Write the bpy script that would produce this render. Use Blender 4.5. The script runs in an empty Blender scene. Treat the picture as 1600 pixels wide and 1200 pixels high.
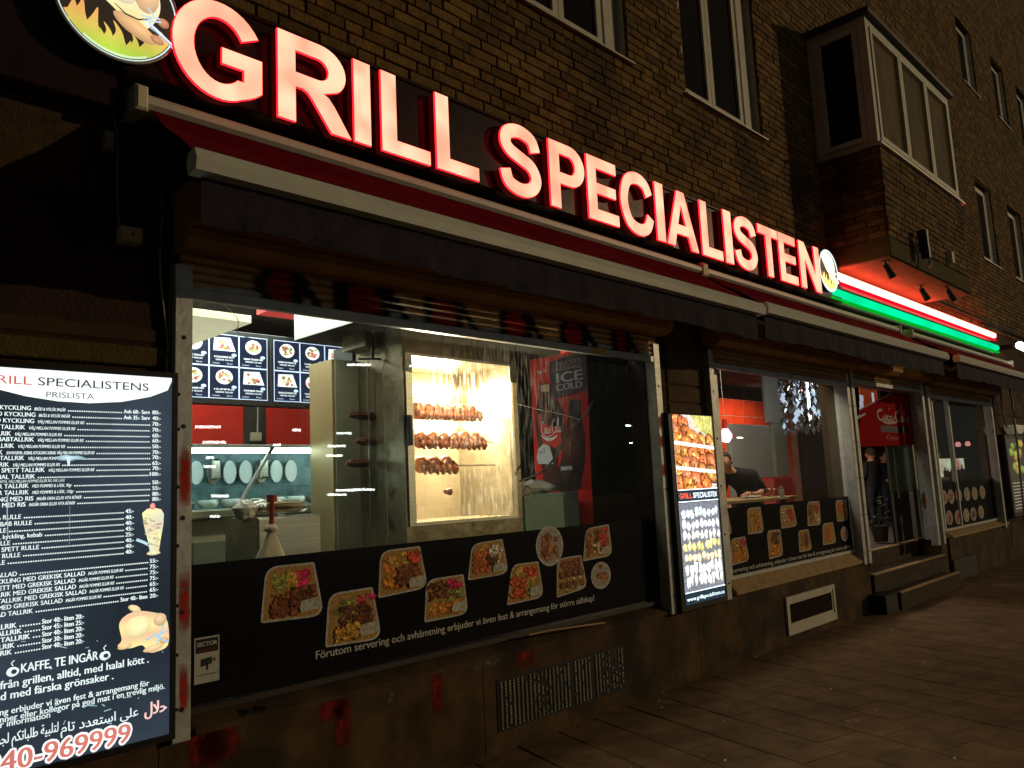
import bpy, math, random
from mathutils import Vector, Matrix
from mathutils.geometry import tessellate_polygon
R = random.Random(7)
sc = bpy.context.scene
COL = sc.collection
# ---------------------------------------------------------------- camera
FPX = 1249.0
_Z = Vector((-450, 9500, -1249)).normalized()
_X = Vector((1231, -106, -1249)); _X = (_X - _Z * _X.dot(_Z)).normalized()
_Y = _Z.cross(_X)
ROT = Matrix((_X, _Y, _Z))                       # world <- camera
CAM = Vector((0.0, -3.75, 1.6))
cd = bpy.data.cameras.new('camera'); cam = bpy.data.objects.new('camera', cd); COL.objects.link(cam)
cd.sensor_fit = 'HORIZONTAL'; cd.sensor_width = 36.0; cd.lens = 36.0 * FPX / 1600.0
cd.clip_start = 0.05; cd.clip_end = 600
cam.matrix_world = Matrix.Translation(CAM) @ ROT.to_4x4()
sc.camera = cam
# ---------------------------------------------------------------- world, street light, exposure
w = bpy.data.worlds.new('World'); sc.world = w; w.use_nodes = True
bg = w.node_tree.nodes['Background']; bg.inputs[0].default_value = (0.90, 0.86, 0.66, 1); bg.inputs[1].default_value = 0.042
sd = bpy.data.lights.new('street_light', 'SUN'); sun = bpy.data.objects.new('street_light', sd); COL.objects.link(sun)
sd.energy = 0.80; sd.angle = math.radians(0.3); sd.color = (1.0, 0.74, 0.42)
_az, _el = math.radians(50), math.radians(11)
_d = Vector((-math.sin(_az) * math.cos(_el), math.cos(_az) * math.cos(_el), -math.sin(_el)))
sun.rotation_euler = _d.to_track_quat('-Z', 'Y').to_euler()
vs = sc.view_settings
vs.view_transform = 'Standard'; vs.look = 'None'; vs.exposure = 0; vs.gamma = 1; vs.use_curve_mapping = False
sc.cycles.max_bounces = 8; sc.cycles.transparent_max_bounces = 24
sc.cycles.sample_clamp_indirect = 4.0

# ---------------------------------------------------------------- helpers
def ray(px, py): return ROT @ Vector((px - 800.0, 600.0 - py, -FPX))
def P(px, py, y=0.0):
    v = ray(px, py); t = (y - CAM.y) / v.y; return CAM + v * t
def PX(px, py, x):
    v = ray(px, py); t = (x - CAM.x) / v.x; return CAM + v * t
def XZ(px, py, y=0.0):
    p = P(px, py, y); return (p.x, p.z)
def c(r, g, b):
    f = lambda v: (v / 255.0 / 12.92) if v <= 10 else (((v / 255.0) + 0.055) / 1.055) ** 2.4
    return (f(r), f(g), f(b), 1.0)

def mat(name, col, rough=0.6, metal=0.0, var=0.25, scale=8.0, bump=0.0, bscale=40.0, emit=None, estr=1.0, spec=0.2, rnd=0.0, dirt=None, stretch=None, objrnd=False):
    m = bpy.data.materials.new(name); m.use_nodes = True; nt = m.node_tree; N = nt.nodes; L = nt.links
    b = N['Principled BSDF']; b.inputs['Roughness'].default_value = rough; b.inputs['Metallic'].default_value = metal
    b.inputs['Specular IOR Level'].default_value = spec
    tc = N.new('ShaderNodeTexCoord'); mp = N.new('ShaderNodeMapping'); L.new(tc.outputs['Object'], mp.inputs[0])
    geo = N.new('ShaderNodeNewGeometry'); L.new(geo.outputs['Position'], mp.inputs[0])
    if stretch: mp.inputs['Scale'].default_value = stretch
    nz = N.new('ShaderNodeTexNoise'); nz.inputs['Scale'].default_value = scale; nz.inputs['Detail'].default_value = 6; nz.inputs['Roughness'].default_value = 0.65
    L.new(mp.outputs[0], nz.inputs['Vector'])
    rp = N.new('ShaderNodeValToRGB'); L.new(nz.outputs[0], rp.inputs[0])
    lo = 1 - var; hi = 1 + var
    rp.color_ramp.elements[0].position = 0.3; rp.color_ramp.elements[0].color = (col[0]*lo, col[1]*lo, col[2]*lo, 1)
    rp.color_ramp.elements[1].position = 0.7; rp.color_ramp.elements[1].color = (min(1, col[0]*hi), min(1, col[1]*hi), min(1, col[2]*hi), 1)
    out = rp.outputs[0]
    if rnd:
        oi = N.new('ShaderNodeObjectInfo'); ad = N.new('ShaderNodeMath'); ad.operation = 'ADD'
        L.new(oi.outputs['Random'], ad.inputs[0]); L.new(geo.outputs['Random Per Island'], ad.inputs[1])
        fr = N.new('ShaderNodeMath'); fr.operation = 'FRACT'; L.new(ad.outputs[0], fr.inputs[0])
        mr = N.new('ShaderNodeMapRange'); L.new(fr.outputs[0], mr.inputs[0]); mr.inputs[3].default_value = 1 - rnd; mr.inputs[4].default_value = 1 + rnd
        hs = N.new('ShaderNodeHueSaturation'); L.new(out, hs.inputs['Color']); L.new(mr.outputs[0], hs.inputs['Value'])
        mh = N.new('ShaderNodeMapRange'); L.new(geo.outputs['Random Per Island'], mh.inputs[0]); mh.inputs[3].default_value = 0.485; mh.inputs[4].default_value = 0.515
        L.new(mh.outputs[0], hs.inputs['Hue']); out = hs.outputs[0]
    if dirt:
        n2 = N.new('ShaderNodeTexNoise'); n2.inputs['Scale'].default_value = dirt[1]; n2.inputs['Detail'].default_value = 8; L.new(mp.outputs[0], n2.inputs['Vector'])
        r2 = N.new('ShaderNodeValToRGB'); r2.color_ramp.elements[0].position = dirt[2]; r2.color_ramp.elements[1].position = dirt[2] + 0.14; L.new(n2.outputs[0], r2.inputs[0])
        mx = N.new('ShaderNodeMixRGB'); mx.inputs[2].default_value = dirt[0]; L.new(r2.outputs[0], mx.inputs[0]); L.new(out, mx.inputs[1]); out = mx.outputs[0]
    L.new(out, b.inputs['Base Color'])
    if bump:
        n3 = N.new('ShaderNodeTexNoise'); n3.inputs['Scale'].default_value = bscale; n3.inputs['Detail'].default_value = 8; L.new(mp.outputs[0], n3.inputs['Vector'])
        bm = N.new('ShaderNodeBump'); bm.inputs['Strength'].default_value = bump; bm.inputs['Distance'].default_value = 0.02; L.new(n3.outputs[0], bm.inputs['Height']); L.new(bm.outputs[0], b.inputs['Normal'])
    if emit:
        b.inputs['Emission Color'].default_value = emit; b.inputs['Emission Strength'].default_value = estr
    return m

def emat(name, col, s, var=0.0, scale=6.0):
    m = bpy.data.materials.new(name); m.use_nodes = True; nt = m.node_tree; N = nt.nodes; L = nt.links
    N.remove(N['Principled BSDF']); e = N.new('ShaderNodeEmission'); e.inputs[1].default_value = s; L.new(e.outputs[0], N['Material Output'].inputs[0])
    if var:
        geo = N.new('ShaderNodeNewGeometry'); nz = N.new('ShaderNodeTexNoise'); nz.inputs['Scale'].default_value = scale; nz.inputs['Detail'].default_value = 1
        L.new(geo.outputs['Position'], nz.inputs['Vector']); rp = N.new('ShaderNodeValToRGB'); L.new(nz.outputs[0], rp.inputs[0])
        rp.color_ramp.elements[0].position = 0.32; rp.color_ramp.elements[0].color = (col[0]*(1-var*.3), col[1]*(1-var), col[2]*(1-var), 1)
        rp.color_ramp.elements[1].position = 0.62; rp.color_ramp.elements[1].color = (col[0], col[1]*(1+var*.4), col[2]*(1+var*.4), 1); L.new(rp.outputs[0], e.inputs[0])
    else: e.inputs[0].default_value = (col[0], col[1], col[2], 1)
    return m

def print_mat(name, s=0.0, rough=0.4, mott=0.25, mscale=90.0):
    """flat print: colour attribute with a fine mottling, backlit when s > 0"""
    m = bpy.data.materials.new(name); m.use_nodes = True; nt = m.node_tree; N = nt.nodes; L = nt.links; b = N['Principled BSDF']; b.inputs['Specular IOR Level'].default_value = 0.12
    at = N.new('ShaderNodeAttribute'); at.attribute_name = 'Col'
    geo = N.new('ShaderNodeNewGeometry'); nz = N.new('ShaderNodeTexNoise'); nz.inputs['Scale'].default_value = mscale; nz.inputs['Detail'].default_value = 5; L.new(geo.outputs['Position'], nz.inputs['Vector'])
    mr = N.new('ShaderNodeMapRange'); mr.inputs[1].default_value = 0.3; mr.inputs[2].default_value = 0.7; mr.inputs[3].default_value = 1 - mott; mr.inputs[4].default_value = 1 + mott; L.new(nz.outputs[0], mr.inputs[0])
    mu = N.new('ShaderNodeVectorMath'); mu.operation = 'SCALE'; L.new(at.outputs['Color'], mu.inputs[0]); L.new(mr.outputs[0], mu.inputs['Scale'])
    b.inputs['Roughness'].default_value = rough
    if s > 0:
        dk = N.new('ShaderNodeVectorMath'); dk.operation = 'SCALE'; dk.inputs['Scale'].default_value = 0.3; L.new(mu.outputs[0], dk.inputs[0]); L.new(dk.outputs[0], b.inputs['Base Color'])
        L.new(mu.outputs[0], b.inputs['Emission Color']); b.inputs['Emission Strength'].default_value = s
    else: L.new(mu.outputs[0], b.inputs['Base Color'])
    return m

def glass_mat(name, tint=(0.86, 0.9, 0.88), ior=1.42, rough=0.0, smear=0.0):
    m = bpy.data.materials.new(name); m.use_nodes = True; nt = m.node_tree; N = nt.nodes; L = nt.links; N.remove(N['Principled BSDF'])
    t = N.new('ShaderNodeBsdfTransparent'); t.inputs[0].default_value = (*tint, 1); g = N.new('ShaderNodeBsdfGlossy'); g.inputs['Roughness'].default_value = rough
    g0 = N.new('ShaderNodeNewGeometry'); mi_ = N.new('ShaderNodeMapRange'); mi_.inputs[3].default_value = ior; mi_.inputs[4].default_value = 1/ior; L.new(g0.outputs['Backfacing'], mi_.inputs[0]); fr = N.new('ShaderNodeFresnel'); L.new(mi_.outputs[0], fr.inputs[0]); mx = N.new('ShaderNodeMixShader')
    L.new(fr.outputs[0], mx.inputs[0]); L.new(t.outputs[0], mx.inputs[1]); L.new(g.outputs[0], mx.inputs[2]); out = mx.outputs[0]
    if smear:   # grease and dust streaks
        geo = N.new('ShaderNodeNewGeometry'); mp = N.new('ShaderNodeMapping'); mp.inputs['Scale'].default_value = (22, 22, 2.2); L.new(geo.outputs['Position'], mp.inputs[0])
        nz = N.new('ShaderNodeTexNoise'); nz.inputs['Scale'].default_value = 3.0; nz.inputs['Detail'].default_value = 8; L.new(mp.outputs[0], nz.inputs['Vector'])
        mr = N.new('ShaderNodeMapRange'); mr.inputs[1].default_value = 0.5; mr.inputs[2].default_value = 0.8; mr.inputs[4].default_value = smear; L.new(nz.outputs[0], mr.inputs[0])
        df = N.new('ShaderNodeBsdfTranslucent'); df.inputs[0].default_value = (0.8, 0.75, 0.65, 1); m2 = N.new('ShaderNodeMixShader'); L.new(mr.outputs[0], m2.inputs[0]); L.new(out, m2.inputs[1]); L.new(df.outputs[0], m2.inputs[2]); out = m2.outputs[0]
    L.new(out, N['Material Output'].inputs[0]); return m

WORLD = {}
def tag(o, label=None, cat=None, group=None, kind=None):
    if label: o['label'] = label
    if cat: o['category'] = cat
    if group: o['group'] = group
    if kind: o['kind'] = kind
    return o
def empty(name, loc, label=None, cat=None, group=None, kind=None):
    o = bpy.data.objects.new(name, None); COL.objects.link(o); o.location = loc; o.empty_display_size = 0.1; WORLD[o] = Vector(loc)
    return tag(o, label, cat, group, kind)
def link(name, me, org, parent=None):
    o = bpy.data.objects.new(name, me); COL.objects.link(o); WORLD[o] = Vector(org)
    if parent: o.parent = parent; o.location = Vector(org) - WORLD[parent]
    else: o.location = org
    return o

class MB:
    def __init__(s): s.v = []; s.f = []; s.mi = []
    def add(s, vs, fs, mi=0):
        n = len(s.v); s.v += [tuple(v) for v in vs]; s.f += [tuple(n + i for i in f) for f in fs]; s.mi += [mi] * len(fs); return s
    def box(s, x0, x1, y0, y1, z0, z1, mi=0):
        return s.add([(x0,y0,z0),(x1,y0,z0),(x1,y1,z0),(x0,y1,z0),(x0,y0,z1),(x1,y0,z1),(x1,y1,z1),(x0,y1,z1)],
                     [(0,3,2,1),(4,5,6,7),(0,1,5,4),(1,2,6,5),(2,3,7,6),(3,0,4,7)], mi)
    def bbox(s, x0, x1, y0, y1, z0, z1, b=0.004, mi=0):
        """box with its front (-y) edges bevelled"""
        return s.add([(x0,y1,z0),(x1,y1,z0),(x1,y1,z1),(x0,y1,z1),(x0,y0+b,z0),(x1,y0+b,z0),(x1,y0+b,z1),(x0,y0+b,z1),
                      (x0+b,y0,z0+b),(x1-b,y0,z0+b),(x1-b,y0,z1-b),(x0+b,y0,z1-b)],
                     [(3,2,1,0),(0,1,5,4),(1,2,6,5),(2,3,7,6),(3,0,4,7),(4,5,9,8),(5,6,10,9),(6,7,11,10),(7,4,8,11),(8,9,10,11)], mi)
    def poly(s, pts, y0, y1, mi=0):
        """prism of an XZ outline between two depths"""
        n = len(pts); vs = [(x, y0, z) for x, z in pts] + [(x, y1, z) for x, z in pts]
        tri = tessellate_polygon([[Vector((x, z, 0)) for x, z in pts]])
        fs = [t for t in tri] + [tuple(n + i for i in reversed(t)) for t in tri] + [(i, (i+1) % n, n + (i+1) % n, n + i) for i in range(n)]
        return s.add(vs, fs, mi)
    def quad(s, a, b, c_, d, mi=0): return s.add([a, b, c_, d], [(0, 1, 2, 3)], mi)
    def tube(s, pts, r, n=8, mi=0, caps=True):
        pts = [Vector(p) for p in pts]; rings = []
        for i, p in enumerate(pts):
            d = (pts[min(i+1, len(pts)-1)] - pts[max(i-1, 0)]).normalized()
            a = d.cross(Vector((0, 0, 1)));
            if a.length < 0.05: a = d.cross(Vector((1, 0, 0)))
            a.normalize(); b = d.cross(a); rr = r[i] if isinstance(r, (list, tuple)) else r
            rings.append([p + (a * math.cos(2*math.pi*k/n) + b * math.sin(2*math.pi*k/n)) * rr for k in range(n)])
        vs = [q for ring in rings for q in ring]; fs = []
        for i in range(len(pts)-1):
            for k in range(n): fs.append((i*n+k, i*n+(k+1) % n, (i+1)*n+(k+1) % n, (i+1)*n+k))
        if caps: fs += [tuple(reversed(range(n))), tuple((len(pts)-1)*n+k for k in range(n))]
        return s.add(vs, fs, mi)
    def lathe(s, cx, cy, prof, n=16, mi=0):
        vs = []; fs = []
        for r, z in prof:
            for k in range(n): a = 2*math.pi*k/n; vs.append((cx + r*math.cos(a), cy + r*math.sin(a), z))
        for i in range(len(prof)-1):
            for k in range(n): fs.append((i*n+k, i*n+(k+1) % n, (i+1)*n+(k+1) % n, (i+1)*n+k))
        return s.add(vs, fs, mi)
    def build(s, name, mats, parent=None, smooth=False, base=True):
        if not isinstance(mats, (list, tuple)): mats = [mats]
        xs, ys, zs = zip(*s.v); org = Vector(((min(xs)+max(xs))/2, (min(ys)+max(ys))/2, min(zs)))
        me = bpy.data.meshes.new(name); me.from_pydata([(x-org.x, y-org.y, z-org.z) for x, y, z in s.v], [], s.f)
        for m in mats: me.materials.append(m)
        if len(mats) > 1: me.polygons.foreach_set('material_index', s.mi)
        if smooth: me.polygons.foreach_set('use_smooth', [True]*len(s.f))
        me.update(); return link(name, me, org, parent)

_tc = {}
def text_tris(body):
    if body in _tc: return _tc[body]
    cu = bpy.data.curves.new('txt', 'FONT'); cu.body = body; cu.resolution_u = 3
    ob = bpy.data.objects.new('txt', cu); COL.objects.link(ob); dg = bpy.context.evaluated_depsgraph_get()
    me = bpy.data.meshes.new_from_object(ob.evaluated_get(dg)); vs = [(v.co.x, v.co.y) for v in me.vertices]; fs = [tuple(p.vertices) for p in me.polygons]
    bpy.data.objects.remove(ob); bpy.data.curves.remove(cu); bpy.data.meshes.remove(me)
    if vs: x0 = min(v[0] for v in vs); x1 = max(v[0] for v in vs); vs = [(v[0]-x0, v[1]) for v in vs]; _tc[body] = (vs, fs, x1-x0)
    else: _tc[body] = ([], [], 1)
    return _tc[body]

class Print:
    def __init__(s): s.v = []; s.f = []; s.c = []; s.clip = None
    def raw(s, pts, fs, col, layer, cols=None):
        if s.clip: pts = [(min(max(x, s.clip[0]), s.clip[1]), min(max(z, s.clip[2]), s.clip[3])) for x, z in pts]
        n = len(s.v); s.v += [(x, z, layer) for x, z in pts]; s.f += [tuple(n+i for i in f) for f in fs]
        s.c += cols if cols else [tuple(col[:3])]*len(pts); return s
    def poly(s, pts, col, layer=0, holes=None, grad=None):
        rings = [[Vector((x, z, 0)) for x, z in pts]] + [[Vector((x, z, 0)) for x, z in h] for h in (holes or [])]
        flat = [p for p in pts] + [p for h in (holes or []) for p in h]; tri = tessellate_polygon(rings)
        return s.raw(flat, tri, col, layer, [tuple(grad(x, z)[:3]) for x, z in flat] if grad else None)
    def rect(s, x0, x1, z0, z1, col, layer=0): return s.poly([(x0,z0),(x1,z0),(x1,z1),(x0,z1)], col, layer)
    def blob(s, cx, cz, rx, rz, col, layer=0, jag=0.12, n=14, rot=0.0, hi=1.5, lo=0.6, rnd=R):
        pts = [(cx + rnd.uniform(-.2, .2)*rx, cz + rnd.uniform(0, .3)*rz)]; cols = [tuple(v*hi for v in col[:3])]
        for k in range(n):
            a = 2*math.pi*k/n; q = 1 + rnd.uniform(-jag, jag); x = math.cos(a)*rx*q; z = math.sin(a)*rz*q
            pts.append((cx + x*math.cos(rot) - z*math.sin(rot), cz + x*math.sin(rot) + z*math.cos(rot)))
            f = lo + 0.3*(math.sin(a)+1)/2; cols.append(tuple(v*f for v in col[:3]))
        return s.raw(pts, [(0, 1+k, 1+(k+1) % n) for k in range(n)], col, layer, cols)
    def spray(s, cx, cz, rx, rz, col, layer=0, zmax=9, n=22, rnd=R):
        pts = [(cx, cz)]; cols = [(*col, 1.0)]
        for rad, al in ((.55, .95), (.8, .6), (1.12, 0.0)):
            for k in range(n):
                a = 2*math.pi*k/n; q = rad*(1+rnd.uniform(-.10, .10)); sq = 1/max(abs(math.cos(a)), abs(math.sin(a)))**.7
                pts.append((cx+math.cos(a)*rx*q*sq, min(cz+math.sin(a)*rz*q*sq, zmax))); cols.append((*col, al))
        fs = [(0, 1+k, 1+(k+1) % n) for k in range(n)]
        for r_ in range(2): fs += [(1+r_*n+k, 1+(r_+1)*n+k, 1+(r_+1)*n+(k+1) % n, 1+r_*n+(k+1) % n) for k in range(n)]
        return s.raw(pts, fs, col, layer, cols)
    def ribbon(s, pts, wd, col, layer=0):
        n = len(pts); L = []; Q = []
        for i in range(n):
            a = pts[max(i-1, 0)]; b = pts[min(i+1, n-1)]; dx, dz = b[0]-a[0], b[1]-a[1]; l = math.hypot(dx, dz) or 1e-6; ww = (wd[i] if isinstance(wd, (list, tuple)) else wd)/2
            L.append((pts[i][0]-dz/l*ww, pts[i][1]+dx/l*ww)); Q.append((pts[i][0]+dz/l*ww, pts[i][1]-dx/l*ww))
        return s.raw(L+Q, [(i, i+1, n+i+1, n+i) for i in range(n-1)], col, layer)
    def text(s, body, x0, z0, h, col, layer=1, x1=None, right=False, bold=0.0, slant=0.0, rot=0.0, zend=None):
        """h: cap height; x1 fits the width; right: x0 is the right end"""
        vs, fs, wd = text_tris(body)
        if not vs: return s
        sz = h/0.70; sx = sz if x1 is None else (x1-x0)/wd; ox = x0 - wd*sx if right else x0
        dz = 0 if zend is None else (zend - z0)/((wd*sx) or 1)
        for k in range(3 if bold else 1):
            d = (k-1)*bold*sz if bold else 0
            s.raw([(ox + x*sx + (z*sz)*slant + d, z0 + z*sz + dz*x*sx + (abs(d)*0.25)) for x, z in vs], fs, col, layer + 0.15*k)
        return s
    def build(s, name, y0, m, parent=None, frame=None, step=0.0006, thick=None):
        V = []
        for u, v, l in s.v:
            if frame: o, ua, va, na = frame; V.append(Vector(o) + Vector(ua)*u + Vector(va)*v + Vector(na)*(l*step))
            else: V.append(Vector((u, y0 - l*step, v)))
        org = Vector((sum(p.x for p in V)/len(V), sum(p.y for p in V)/len(V), min(p.z for p in V)))
        me = bpy.data.meshes.new(name); me.from_pydata([tuple(p-org) for p in V], [], s.f)
        ca = me.color_attributes.new('Col', 'FLOAT_COLOR', 'POINT')
        ca.data.foreach_set('color', [q for cc in s.c for q in (max(0, cc[0]), max(0, cc[1]), max(0, cc[2]), cc[3] if len(cc) > 3 else 1.0)])
        me.materials.append(m); me.update(); return link(name, me, org, parent)

def arc(cx, cz, rx, rz, a0, a1, n=14):
    return [(cx + rx*math.cos(math.radians(a0+(a1-a0)*i/n)), cz + rz*math.sin(math.radians(a0+(a1-a0)*i/n))) for i in range(n+1)]
def spline(pts, n=6, closed=False):
    out = []; N_ = len(pts); rng = range(N_ if closed else N_-1)
    for i in rng:
        g = lambda j: pts[j % N_] if closed else pts[min(max(j, 0), N_-1)]
        a, b, c_, d = g(i-1), g(i), g(i+1), g(i+2)
        for k in range(n):
            t = k/n; out.append(tuple(0.5*((2*b[q]) + (-a[q]+c_[q])*t + (2*a[q]-5*b[q]+4*c_[q]-d[q])*t*t + (-a[q]+3*b[q]-3*c_[q]+d[q])*t**3) for q in range(len(b))))
    if not closed: out.append(tuple(pts[-1]))
    return out
def rib_outline(pts, wd):
    n = len(pts); L = []; Q = []
    for i in range(n):
        a = pts[max(i-1, 0)]; b = pts[min(i+1, n-1)]; dx, dz = b[0]-a[0], b[1]-a[1]; l = math.hypot(dx, dz) or 1e-6; w_ = wd[i]/2 if isinstance(wd, list) else wd/2
        L.append((pts[i][0]-dz/l*w_, pts[i][1]+dx/l*w_)); Q.append((pts[i][0]+dz/l*w_, pts[i][1]-dx/l*w_))
    return L + Q[::-1]
# bold grotesque capitals, cap height 1: (outline, holes, width)
def glyph(ch):
    s = 0.205
    if ch == 'I': return [(0,0),(s,0),(s,1),(0,1)], [], s
    if ch == 'L': return [(0,0),(.70,0),(.70,.17),(s,.17),(s,1),(0,1)], [], .70
    if ch == 'E': return [(0,0),(.74,0),(.74,.17),(s,.17),(s,.43),(.69,.43),(.69,.59),(s,.59),(s,.83),(.72,.83),(.72,1),(0,1)], [], .74
    if ch == 'T': return [(.30,0),(.505,0),(.505,.83),(.80,.83),(.80,1),(0,1),(0,.83),(.30,.83)], [], .80
    if ch == 'N': return [(0,0),(.19,0),(.19,.67),(.60,0),(.80,0),(.80,1),(.61,1),(.61,.34),(.205,1),(0,1)], [], .80
    if ch == 'A': return [(0,0),(.215,0),(.295,.23),(.68,.23),(.765,0),(.98,0),(.595,1),(.385,1)], [[(.352,.395),(.488,.79),(.622,.395)]], .98
    if ch == 'P': return [(0,0),(s,0),(s,.38),(.44,.38)] + arc(.44,.69,.33,.31,-90,90)[1:] + [(0,1)], [[(s,.545),(.43,.545)] + arc(.43,.69,.135,.145,-90,90)[1:-1] + [(.43,.835),(s,.835)]], .77
    if ch == 'R': return [(0,0),(s,0),(s,.41),(.30,.41),(.36,.385),(.42,.32),(.66,0),(.91,0),(.70,.31),(.62,.40),(.55,.43)] + arc(.52,.715,.33,.285,-55,90)[1:] + [(0,1)], [[(s,.57),(.49,.57)] + arc(.49,.70,.14,.13,-90,90)[1:-1] + [(.49,.83),(s,.83)]], .91
    if ch == 'C': return rib_outline(spline([(.84,.70),(.74,.86),(.50,.93),(.22,.83),(.10,.50),(.22,.17),(.50,.07),(.74,.14),(.85,.33)], 5), [0.2]*9 and 0.19), [], .93
    if ch == 'G':
        o = arc(.48,.5,.48,.52,32,300,30) + [(.80,.085),(.87,.125),(.93,.175),(.93,.54),(.50,.54),(.50,.375),(.735,.375),(.735,.235)]
        return o + arc(.48,.5,.275,.355,-48,-328,26), [], .93
    if ch == 'S': return rib_outline(spline([(.685,.70),(.61,.86),(.39,.925),(.17,.86),(.115,.72),(.20,.61),(.40,.535),(.60,.45),(.68,.28),(.58,.13),(.38,.075),(.16,.14),(.09,.31)], 5), 0.185), [], .78
    return [(0,0),(s,0),(s,1),(0,1)], [], s
def grow(ring, d):
    n = len(ring); A = sum(ring[i][0]*ring[(i+1) % n][1]-ring[(i+1) % n][0]*ring[i][1] for i in range(n)); sg = 1 if A > 0 else -1; out = []
    for i in range(n):
        a, b, e = ring[i-1], ring[i], ring[(i+1) % n]
        n1 = Vector((b[1]-a[1], a[0]-b[0])); n2 = Vector((e[1]-b[1], b[0]-e[0]))
        if n1.length < 1e-7: n1 = n2.copy()
        if n2.length < 1e-7: n2 = n1.copy()
        n1.normalize(); n2.normalize(); m_ = n1+n2; l = m_.length
        if l < 0.3: m_ = n1; k = 1
        else: m_ = m_/l; k = min(1/max(0.5, m_.dot(n1)), 1.6)
        out.append((b[0]+m_.x*d*k*sg, b[1]+m_.y*d*k*sg))
    return out
def bold_word(pr, word, x0, x1, z0, h, col, layer=1, gap=0.09):
    W_ = sum(glyph(ch)[2] if ch != ' ' else .35 for ch in word) + gap*(len(word)-1); k = (x1-x0)/W_; x = x0
    for ch in word:
        if ch == ' ': x += (.35+gap)*k; continue
        o, hs, wd = glyph(ch); pr.poly([(x+a*k, z0+b*h) for a, b in o], col, layer, [[(x+a*k, z0+b*h) for a, b in q] for q in hs]); x += (wd+gap)*k
# ---------------------------------------------------------------- materials
M = {}
M['brick'] = mat('yellow_brick', (0.136, 0.075, 0.021), 0.9, var=0.4, scale=9, bump=0.7, bscale=55, rnd=0.38, dirt=((0.055, 0.036, 0.014, 1), 1.1, 0.54))
M['mortar'] = mat('dark_mortar', (0.055, 0.033, 0.014), 0.95, var=0.4, scale=30, bump=0.6, bscale=90)
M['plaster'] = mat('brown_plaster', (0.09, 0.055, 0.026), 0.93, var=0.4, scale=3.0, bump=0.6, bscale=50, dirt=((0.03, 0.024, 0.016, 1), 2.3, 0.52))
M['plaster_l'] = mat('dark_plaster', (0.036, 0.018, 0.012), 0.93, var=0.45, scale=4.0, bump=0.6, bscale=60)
M['band'] = mat('ochre_band', (0.075, 0.055, 0.018), 0.93, var=0.3, scale=10.0, bump=0.5, bscale=80)
M['plinth'] = mat('grimy_concrete', (0.072, 0.043, 0.019), 0.95, var=0.6, scale=3.2, bump=0.35, bscale=130, dirt=((0.030, 0.022, 0.014, 1), 1.7, 0.50))
M['slab'] = mat('paving_concrete', (0.175, 0.100, 0.052), 0.9, var=0.35, scale=5.0, bump=0.7, bscale=120, rnd=0.07, dirt=((0.115, 0.066, 0.036, 1), 2.0, 0.56))
M['joint'] = mat('joint_sand', (0.018, 0.014, 0.010), 0.97, var=0.4, scale=40)
M['asphalt'] = mat('asphalt', (0.05, 0.05, 0.05), 0.95, var=0.3, scale=60, bump=0.5, bscale=200)
M['frame'] = mat('white_window_paint', (0.50, 0.46, 0.36), 0.5, var=0.12, scale=8, bump=0.1)
M['alu'] = mat('grey_aluminium', (0.42, 0.43, 0.40), 0.42, 0.25, var=0.2, scale=9, bump=0.15, bscale=30, dirt=((0.16, 0.15, 0.12, 1), 5.0, 0.62))
M['sill'] = mat('grey_sheet_metal', (0.40, 0.37, 0.30), 0.45, 0.3, var=0.15, scale=6)
M['steel'] = mat('brushed_steel', (0.42, 0.40, 0.33), 0.32, 0.85, var=0.2, scale=4, stretch=(1, 1, 30), bump=0.05)
M['steel_dirty'] = mat('greasy_steel', (0.20, 0.165, 0.105), 0.4, 0.6, var=0.5, scale=3, bump=0.2, bscale=14, dirt=((0.05, 0.03, 0.015, 1), 6.0, 0.6))
M['awn'] = mat('red_awning_cloth', (0.105, 0.003, 0.009), 0.9, spec=0.02, var=0.25, scale=7, bump=0.3, bscale=300)
M['val'] = mat('dark_valance_cloth', (0.022, 0.016, 0.024), 0.9, var=0.35, scale=9, bump=0.35, bscale=40)
M['wbar'] = mat('ivory_metal', (0.52, 0.52, 0.43), 0.4, var=0.08, scale=5)
M['shutbox'] = mat('ochre_shutter_metal', (0.46, 0.24, 0.065), 0.5, 0.1, var=0.25, scale=5, bump=0.2, bscale=10)
M['black'] = mat('black_plastic', (0.012, 0.012, 0.013), 0.45, var=0.2)
M['panel'] = mat('black_sign_panel', (0.020, 0.010, 0.010), 0.28, var=0.3, scale=5, bump=0.12, bscale=5)
M['barcase'] = mat('tube_casing', (0.05, 0.03, 0.03), 0.5, var=0.3)
M['lside'] = mat('letter_side_glow', (0.11, 0.035, 0.03), 0.5, 0.0, var=0.3, emit=(0.16,0.002,0.004,1), estr=0.14)  # faint red glow added to the sides to redden the gaps between letters
M['grey_pl'] = mat('grey_plastic', (0.60, 0.56, 0.38), 0.6, var=0.15)
M['cable'] = mat('pale_cable', (0.30, 0.26, 0.2), 0.6)
M['dcable'] = mat('dark_cable', (0.05, 0.04, 0.035), 0.6)
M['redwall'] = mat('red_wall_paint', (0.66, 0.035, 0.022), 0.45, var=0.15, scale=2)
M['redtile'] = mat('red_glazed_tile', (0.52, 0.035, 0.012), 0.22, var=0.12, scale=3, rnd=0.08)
M['grout'] = mat('pale_grout', (0.45, 0.2, 0.12), 0.8)
M['iwall'] = mat('interior_dark_wall', (0.045, 0.042, 0.038), 0.8, var=0.3, scale=2)
M['iceil'] = mat('interior_ceiling', (0.035, 0.03, 0.026), 0.9, var=0.2)
M['ifloor'] = mat('interior_floor', (0.07, 0.06, 0.05), 0.5, var=0.2)
M['cream'] = mat('cream_laminate', (0.55, 0.50, 0.34), 0.5, var=0.08)
M['olive'] = mat('olive_laminate', (0.30, 0.31, 0.22), 0.5, var=0.1)
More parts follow.
